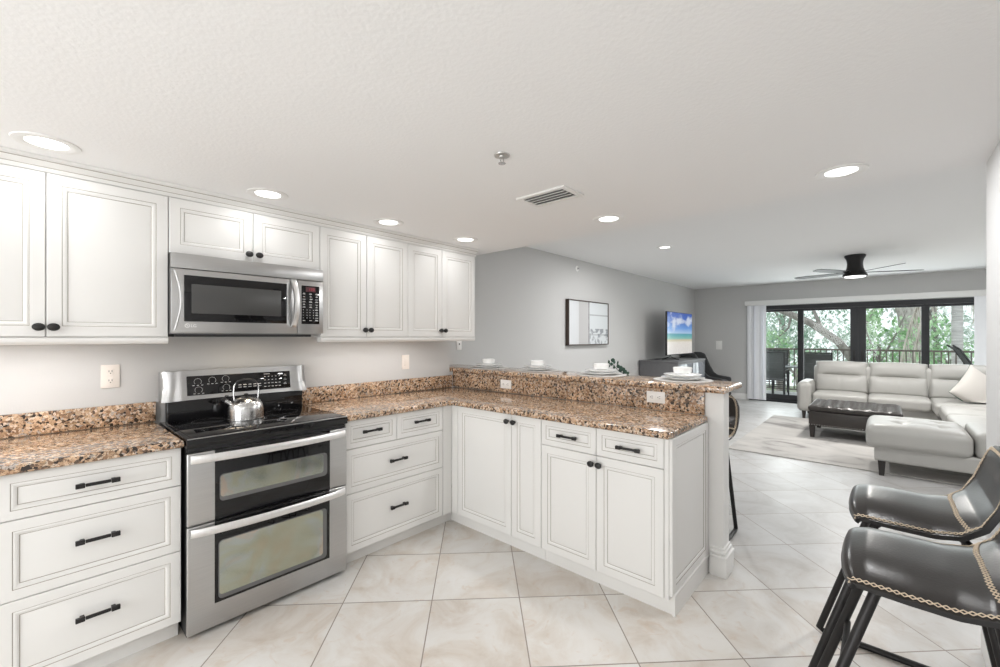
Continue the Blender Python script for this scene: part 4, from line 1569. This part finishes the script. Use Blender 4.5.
for (x0, x1) in ((-.38, -.28), (.28, .38)):
    b = nb(); addmesh(b, side(x0, x1), 0); obj('arm', b, CHAIRF, ac)
cushion('seat', -.28, .28, -.50, .30, .16, .47, .03, ac, CHAIRF, nx=12)
b = nb(); box(b, -.29, .29, -.07, .07, 0, .62, 0, .03, 3, Matrix.Translation((0, .36, .42)) @ Matrix.Rotation(math.radians(-8), 4, 'X')); obj('backrest', b, CHAIRF, ac)
for x in (-.32, .32):
    for y in (-.46, .42):
        b = nb(); tube(b, [(x, y, 0), (x, y, .13)], .018, 8); obj('leg', b, DKWOOD, ac)

# ceiling fan
fn = thing('ceiling_fan', 'black flush-mount ceiling fan with five blades and a light', 'ceiling fan', (7.791, -2.737, CEIL_L))
b = nb(); lathe(b, [(0, -.0005), (.138, -.0005), (.143, -.012), (.136, -.03), (.118, -.055), (.106, -.10), (.104, -.14), (.110, -.19), (.126, -.235), (.150, -.275), (.162, -.292), (.160, -.315), (0, -.315)], 48)
fh = obj('housing', b, BLACK, fn); fh.scale = (.85, .85, .95)
b = nb(); lathe(b, [(.140, -.3145), (.136, -.322), (.09, -.330), (0, -.332)], 40); fl = obj('light_lens', b, LENS, fn); fl.scale = (.85, .85, .95)
Rv = (math.sin(YAW), -math.cos(YAW)); Fv = (math.cos(YAW), math.sin(YAW))
base_ang = math.atan2(-math.cos(YAW), math.sin(YAW))
for k in range(5):
    a = base_ang + math.radians(124 + 72 * k)
    b = nb()
    t = bmesh.new()
    prof = [(.13, .035), (.22, .052), (.40, .062), (.58, .064), (.70, .056), (.745, .030)]
    up, dn = [], []
    for r, hw in prof:
        up.append([t.verts.new((r, hw, .003)), t.verts.new((r, -hw, .003))])
        dn.append([t.verts.new((r, hw, -.003)), t.verts.new((r, -hw, -.003))])
    for i in range(len(prof) - 1):
        t.faces.new((up[i][0], up[i][1], up[i + 1][1], up[i + 1][0])); t.faces.new((dn[i][0], dn[i + 1][0], dn[i + 1][1], dn[i][1]))
        for s in (0, 1):
            t.faces.new((up[i][s], up[i + 1][s], dn[i + 1][s], dn[i][s]))
    t.faces.new((up[0][0], up[0][1], dn[0][1], dn[0][0])); t.faces.new((up[-1][0], up[-1][1], dn[-1][1], dn[-1][0]))
    bmesh.ops.recalc_face_normals(t, faces=t.faces[:])
    addmesh(b, t, 0, Matrix.Translation((0, 0, -.245)) @ Matrix.Rotation(a, 4, 'Z') @ Matrix.Rotation(math.radians(10), 4, 'X'))
    obj('blade', b, BLACK, fn)
area('fan_lamp', (7.791, -2.737, CEIL_L - .345), (0, 0, 0), .24, .24, 44, (1.0, .97, .93), 'DISK')

# ------------------------------------------------------------------ sliding doors, valance, blinds
dr = thing('door_1', 'black-framed four-panel sliding glass doors to the balcony', 'door', (XF + .04, 0, 0), 0, None, 'structure')
b = nb()
box(b, -.03, .10, -4.548, -.802, 0, .04); box(b, -.03, .10, -4.548, -.802, 1.99, 2.079)
box(b, -.03, .10, -.84, -.802, .04, 1.99); box(b, -.03, .10, -4.548, -4.51, .04, 1.99)
obj('frame', b, FRAMEB, dr, 0)
YS = [-.84, -1.745, -2.669, -3.60, -4.51]
for i in range(4):
    y1, y0 = YS[i], YS[i + 1]
    xa = 0.0 if i in (1, 2) else .045
    sL = .118 if i == 2 else .055
    sR = .118 if i == 1 else .055
    b = nb()
    box(b, xa, xa + .04, y1 - sL, y1 - .0005, .042, 1.988); box(b, xa, xa + .04, y0 + .0005, y0 + sR, .042, 1.988)
    box(b, xa, xa + .04, y0 + sR, y1 - sL, .042, .16); box(b, xa, xa + .04, y0 + sR, y1 - sL, 1.945, 1.988)
    d = obj('door_panel', b, FRAMEB, dr, 0)
    b = nb(); box(b, xa + .017, xa + .023, y0 + sR, y1 - sL, .16, 1.945); obj('glass', b, GLASS, d, 0)
    if i in (1, 2):
        yh = y0 + .06 if i == 1 else y1 - .06
        b = nb(); box(b, xa - .018, xa, yh - .014, yh + .014, .92, 1.14, 0, .004); obj('handle', b, BLACK, d)
b = nb(); box(b, XF - .11, XF - .002, -4.68, -.74, 2.092, 2.192, 0, .004)
tag(obj('valance', b, WHITE), 'long white valance over the sliding doors', 'valance')


def blinds(y0, y1, n, label):
    t = thing('vertical_blinds', label, 'blinds', (XF - .055, (y0 + y1) / 2, 0))
    L_ = abs(y1 - y0)
    for i in range(n):
        y = -L_ / 2 + L_ * (i + .5) / n
        b = nb()
        tt = bmesh.new()
        P = []
        for k in range(7):
            s = -1 + 2 * k / 6
            P.append((s * .043, .010 * (1 - s * s)))
        r0 = [tt.verts.new((x, yy, .03)) for x, yy in P]; r1 = [tt.verts.new((x, yy, 2.09)) for x, yy in P]
        q0 = [tt.verts.new((x, yy + .0012, .03)) for x, yy in P]; q1 = [tt.verts.new((x, yy + .0012, 2.09)) for x, yy in P]
        for k in range(6):
            tt.faces.new((r0[k], r0[k + 1], r1[k + 1], r1[k])); tt.faces.new((q0[k + 1], q0[k], q1[k], q1[k + 1]))
        for k in (0, 6):
            tt.faces.new((r0[k], r1[k], q1[k], q0[k]))
        bmesh.ops.recalc_face_normals(tt, faces=tt.faces[:])
        addmesh(b, tt, 0, Matrix.Translation((0, y, 0)) @ Matrix.Rotation(math.radians((70, 35, 58, 82)[i % 4]), 4, 'Z'))
        obj('vane', b, BLIND, t, 60)


blinds(-.80, -1.125, 8, 'white vertical blinds gathered beside the light switch wall')
blinds(-4.20, -4.60, 9, 'white vertical blinds gathered behind the throw pillow end of the sofa')

# ------------------------------------------------------------------ balcony
b = nb(); box(b, XF + .125, 13.15, -6.0, 1.5, -.12, -.01)
struct('floor_balcony', b, DECK, 'pale concrete balcony floor', 'floor', 0)
rl = thing('balcony_railing', 'bronze metal balcony railing with upright bars', 'railing', (13.0, 0, -.0095))
b = nb(); box(b, -.03, .03, -6.0, 1.5, 1.085, 1.125, 0, .004); obj('top_rail', b, BRONZE, rl)
b = nb(); box(b, -.02, .02, -6.0, 1.5, .07, .10, 0, .003); obj('bottom_rail', b, BRONZE, rl)
for i in range(69):
    y = 1.45 - i * .108
    b = nb(); box(b, -.011, .011, y - .011, y + .011, .0 if i % 12 == 0 else .10, 1.085); obj('baluster', b, BRONZE, rl, 0)


def patio_chair(label, loc, rot):
    t = thing('patio_chair', label, 'chair', loc, rot, 'patio dining chairs')
    back = Matrix.Translation((0, .23, .46)) @ Matrix.Rotation(math.radians(-10), 4, 'X')
    b = nb(); box(b, -.265, .265, -.008, .008, .02, .60, 0, .004, 2, back)
    for z in (.20, .38, .53):
        box(b, -.265, .265, -.012, .012, z - .006, z + .006, 0, .004, 2, back)
    obj('backrest', b, SLING, t)
    b = nb(); box(b, -.26, .26, -.25, .23, .43, .45, 0, .008); obj('seat', b, SLING, t)
    for s in (-1, 1):
        b = nb()
        top = back @ Vector((s * .28, 0, .63))
        tube(b, [(s * .28, .30, 0), (s * .28, .24, .44), tuple(top)], .017, 10); obj('leg', b, PATIO, t)
        b = nb(); tube(b, [(s * .28, -.25, 0), (s * .28, -.24, .62), (s * .28, -.20, .66), (s * .28, .26, .66)], .016, 10); obj('leg', b, PATIO, t)
    b = nb(); tube(b, [(-.28, .275, .63 + .46), (.28, .275, 0)], .0001, 4); b.free()
    b = nb(); tube(b, [tuple(back @ Vector((-.28, 0, .62))), tuple(back @ Vector((.28, 0, .62)))], .017, 10); obj('top_bar', b, PATIO, t)
    b = nb(); tube(b, [(-.28, -.245, .30), (.28, -.245, .30)], .011, 8); tube(b, [(-.28, .26, .30), (.28, .26, .30)], .011, 8); obj('stretcher', b, PATIO, t)
    return t


pcA = patio_chair('dark sling patio chair seen in the door panel beside the blinds', (11.50, -1.13, -.0095), PI / 2)
dup(pcA, (11.50, -1.96, -.0095), PI / 2, 'dark sling patio chair seen behind the sofa arm through the second door panel')
pcC = dup(pcA, (12.60, -.95, -.0095), -PI / 2, 'dark sling patio chair on the railing side of the table by the blinds')
pt = thing('patio_table', 'dark patio table between the balcony chairs', 'table', (12.05, -1.50, -.0095))
b = nb(); box(b, -.30, .30, -.85, .85, .70, .73, 0, .006); obj('tabletop', b, mat('table_glass', (.35, .37, .38), .15), pt)
for x in (-.02, .06):
    for y in (-.45, .45):
        b = nb(); tube(b, [(x, y, 0), (x, y, .70)], .02, 8); obj('leg', b, PATIO, pt)
lo = thing('lounge_chair', 'folding balcony lounge chair with slanted back near the palm trunk', 'chair', (12.25, -4.33, -.0095), math.radians(5))
for s in (-1, 1):
    b = nb()
    tube(b, [(s * .24, .32, 1.25), (s * .24, .22, 1.17), (s * .24, -.02, .72), (s * .24, -.10, .42), (s * .24, -.55, .36)], .018, 10)
    obj('side_rail', b, PATIO, lo)
    b = nb(); tube(b, [(s * .26, .15, 0), (s * .26, -.35, .62), (s * .26, .02, .64)], .015, 8); obj('leg', b, PATIO, lo)
    b = nb(); tube(b, [(s * .22, -.50, 0), (s * .22, -.06, .55)], .015, 8); obj('leg', b, PATIO, lo)
    b = nb(); box(b, s * .26 - .03, s * .26 + .03, -.42, .06, .64, .665, 0, .006); obj('armrest', b, PATIO, lo)
b = nb()
t = bmesh.new()
pp = [(.29, 1.21), (.21, 1.14), (-.02, .71), (-.10, .41), (-.52, .35)]
v0 = [t.verts.new((-.23, y, z)) for y, z in pp]; v1 = [t.verts.new((.23, y, z)) for y, z in pp]
v2 = [t.verts.new((-.23, y - .012, z + .006)) for y, z in pp]; v3 = [t.verts.new((.23, y - .012, z + .006)) for y, z in pp]
for i in range(len(pp) - 1):
    t.faces.new((v0[i], v1[i], v1[i + 1], v0[i + 1])); t.faces.new((v2[i], v2[i + 1], v3[i + 1], v3[i]))
    t.faces.new((v0[i], v0[i + 1], v2[i + 1], v2[i])); t.faces.new((v1[i], v3[i], v3[i + 1], v1[i + 1]))
t.faces.new((v0[0], v2[0], v3[0], v1[0])); t.faces.new((v0[-1], v1[-1], v3[-1], v2[-1]))
bmesh.ops.recalc_face_normals(t, faces=t.faces[:])
addmesh(b, t, 0)
obj('sling', b, SLING, lo)

# ------------------------------------------------------------------ trees beyond the balcony
GZ = -3.2
b = nb(); box(b, 13.6, 48, -30, 30, GZ - .1, GZ)
struct('ground', b, EARTH, 'green ground far below the balcony', 'ground', 0)


def leaves(bm, c, rad, n, size, mi=0):
    for _ in range(n):
        while True:
            p = Vector((random.uniform(-1, 1), random.uniform(-1, 1), random.uniform(-1, 1)))
            if p.length <= 1:
                break
        p = Vector((c[0] + p.x * rad[0], c[1] + p.y * rad[1], c[2] + p.z * rad[2]))
        s = size * random.uniform(.6, 1.3)
        R = Matrix.Rotation(random.uniform(0, 2 * PI), 4, 'Z') @ Matrix.Rotation(random.uniform(-1.2, 1.2), 4, 'X')
        q = [Vector((0, -s, 0)), Vector((s * .45, 0, s * .12)), Vector((0, s, 0)), Vector((-s * .45, 0, s * .12))]
        vv = [bm.verts.new(p + (R @ k)) for k in q]
        f = bm.faces.new(vv); f.material_index = mi


def tree(name, label, cat, trunk, branches, blobs, leafm, barkm=None, size=.09, trunk_r=.16):
    x, y = trunk[0][0], trunk[0][1]
    t = thing(name, label, cat, (x, y, GZ), 0, 'trees beyond the balcony')
    rel = lambda p: (p[0] - x, p[1] - y, p[2] - GZ)
    b = nb()
    n = len(trunk)
    tube(b, [rel(p) for p in trunk], trunk_r, 12, 0, False, [trunk_r * (1.15 - .5 * i / max(1, n - 1)) for i in range(n)])
    obj('trunk', b, barkm or BARK, t, 60)
    for (pts, r) in branches:
        b = nb(); tube(b, [rel(p) for p in pts], r, 8, 0, False, [r * (1 - .6 * i / (len(pts) - 1)) for i in range(len(pts))]); obj('branch', b, barkm or BARK, t, 60)
    b = nb()
    for (c, rad, nl) in blobs:
        leaves(b, rel(c), rad, nl, size)
    o = obj('foliage', b, leafm, t, 0)
    return t


# oak with the long leaning limb
tree('oak_tree', 'grey-barked oak with one long leaning limb crossing two door panels', 'tree', [(17.2, -2.65, GZ), (17.1, -2.6, -.8), (17.05, -2.45, .5), (16.95, -2.0, 1.25), (16.85, -1.3, 1.85), (16.75, -.5, 2.3), (16.6, .6, 2.8), (16.5, 1.6, 3.3)],
     [ ([(16.9, -1.6, 1.6), (17.2, -1.3, 2.4), (17.3, -1.2, 3.3)], .06),
      ([(16.8, -.8, 2.2), (16.9, -.7, 1.7), (17.1, -.3, 1.3)], .045), ([(17.0, -2.2, .9), (17.3, -2.7, 1.9), (17.4, -3.1, 3.0)], .07)],
     [((17.6, -.3, 1.5), (.9, 1.0, .9), 700), ((17.8, -1.6, 2.6), (.9, 1.1, .7), 320), ((17.3, .4, 2.8), (.9, .9, .8), 420), ((17.9, -.9, .6), (.9, 1.2, .7), 600), ((17.5, -2.3, 1.4), (.6, .5, .6), 160)], LEAFB, None, .085, .125)
tree('leafy_shrub', 'bright green leafy tree filling the third door panel', 'tree', [(15.6, -3.05, GZ), (15.6, -3.0, -.5), (15.5, -2.95, 1.2)],
     [([(15.5, -2.97, .6), (15.3, -2.7, 1.5), (15.2, -2.6, 2.3)], .03), ([(15.5, -2.97, .7), (15.6, -3.3, 1.5), (15.7, -3.5, 2.1)], .03)],
     [((15.5, -2.75, 1.75), (.5, .32, .75), 420), ((15.6, -3.25, .9), (.6, .5, .8), 420), ((15.6, -3.45, 1.5), (.5, .35, .5), 150), ((15.5, -2.75, .5), (.5, .5, .7), 300)], LEAFA, None, .075, .06)
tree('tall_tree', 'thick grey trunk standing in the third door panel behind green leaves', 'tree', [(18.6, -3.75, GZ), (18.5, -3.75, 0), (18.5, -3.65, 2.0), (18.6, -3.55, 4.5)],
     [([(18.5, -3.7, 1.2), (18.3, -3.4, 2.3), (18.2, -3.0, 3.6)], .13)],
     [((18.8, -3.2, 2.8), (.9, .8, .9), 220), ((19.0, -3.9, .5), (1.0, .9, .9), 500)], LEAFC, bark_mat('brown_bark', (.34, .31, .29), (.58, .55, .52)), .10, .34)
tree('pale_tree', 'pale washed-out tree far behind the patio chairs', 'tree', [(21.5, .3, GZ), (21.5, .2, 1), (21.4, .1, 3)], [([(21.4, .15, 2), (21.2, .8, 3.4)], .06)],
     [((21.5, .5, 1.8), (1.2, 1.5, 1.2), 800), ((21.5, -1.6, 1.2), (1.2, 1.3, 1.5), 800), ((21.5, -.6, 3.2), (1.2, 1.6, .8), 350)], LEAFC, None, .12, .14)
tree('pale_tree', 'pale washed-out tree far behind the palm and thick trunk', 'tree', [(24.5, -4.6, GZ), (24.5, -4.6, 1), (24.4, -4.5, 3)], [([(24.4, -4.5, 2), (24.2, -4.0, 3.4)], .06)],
     [((24.5, -4.4, 1.4), (1.2, 1.5, 1.5), 900), ((24.5, -6.2, 1.2), (1.2, 1.4, 1.5), 700), ((24.5, -3.4, .6), (1.2, 1.0, 1.2), 600)], LEAFC, None, .12, .14)
tree('leafy_shrub', 'leafy green shrub behind the railing beneath the leaning limb', 'shrub', [(15.2, -1.2, GZ), (15.2, -1.2, -.5), (15.2, -1.1, .6)], [([(15.2, -1.1, .3), (15.1, -.5, 1.0)], .03)],
     [((15.3, -.55, 1.05), (.6, .5, .6), 330), ((15.4, -1.5, .35), (.6, .55, .7), 380), ((15.2, .0, .9), (.6, .5, .8), 300)], LEAFA, None, .075, .06)
tree('leafy_shrub', 'green shrub behind the railing at the foot of the palm', 'shrub', [(16.6, -4.55, GZ), (16.6, -4.5, -.5), (16.6, -4.4, .8)], [([(16.6, -4.4, .5), (16.5, -4.1, 1.2)], .03)],
     [((16.6, -4.25, .9), (.6, .55, .7), 420), ((16.8, -5.0, .7), (.6, .6, .8), 380), ((16.7, -4.1, 1.7), (.5, .4, .4), 120)], LEAFA, None, .08, .06)
# palm with hanging dead fronds
pm = thing('palm_tree', 'pale ringed palm trunk with hanging dry fronds in the last door panel', 'tree', (14.2, -4.29, GZ), 0, 'trees beyond the balcony')
b = nb()
tube(b, [(0, 0, i * .12) for i in range(60)], .09, 16, 0, False, [.092 + (.006 if i % 2 else 0) for i in range(60)])
obj('trunk', b, PALMB, pm, 30)
for (dx, dy, sway) in ((-.1, .75, .55), (.15, .95, .75), (0, -.42, -.25), (-.2, -.60, -.4)):
    b = nb()
    P = [Vector((dx * i / 8, dy * (i / 8) ** .8 + sway * 0.0, 5.9 - 1.1 * (i / 8) ** 2 * 1.8 + .25 * math.sin(i / 8 * PI))) for i in range(9)]
    tube(b, P, .018, 6)
    for i in range(26):
        k = i / 25 * 7.99
        j = int(k)
        p = P[j].lerp(P[j + 1], k - j)
        for s in (-1, 1):
            q = p + Vector((random.uniform(-.1, .1), s * random.uniform(.02, .12), -random.uniform(.35, .8)))
            wv = Vector((.012, .012, 0))
            vv = [b.verts.new(p - wv), b.verts.new(p + wv), b.verts.new(q)]
            b.faces.new(vv)
    obj('dry_frond', b, FROND, pm, 0)
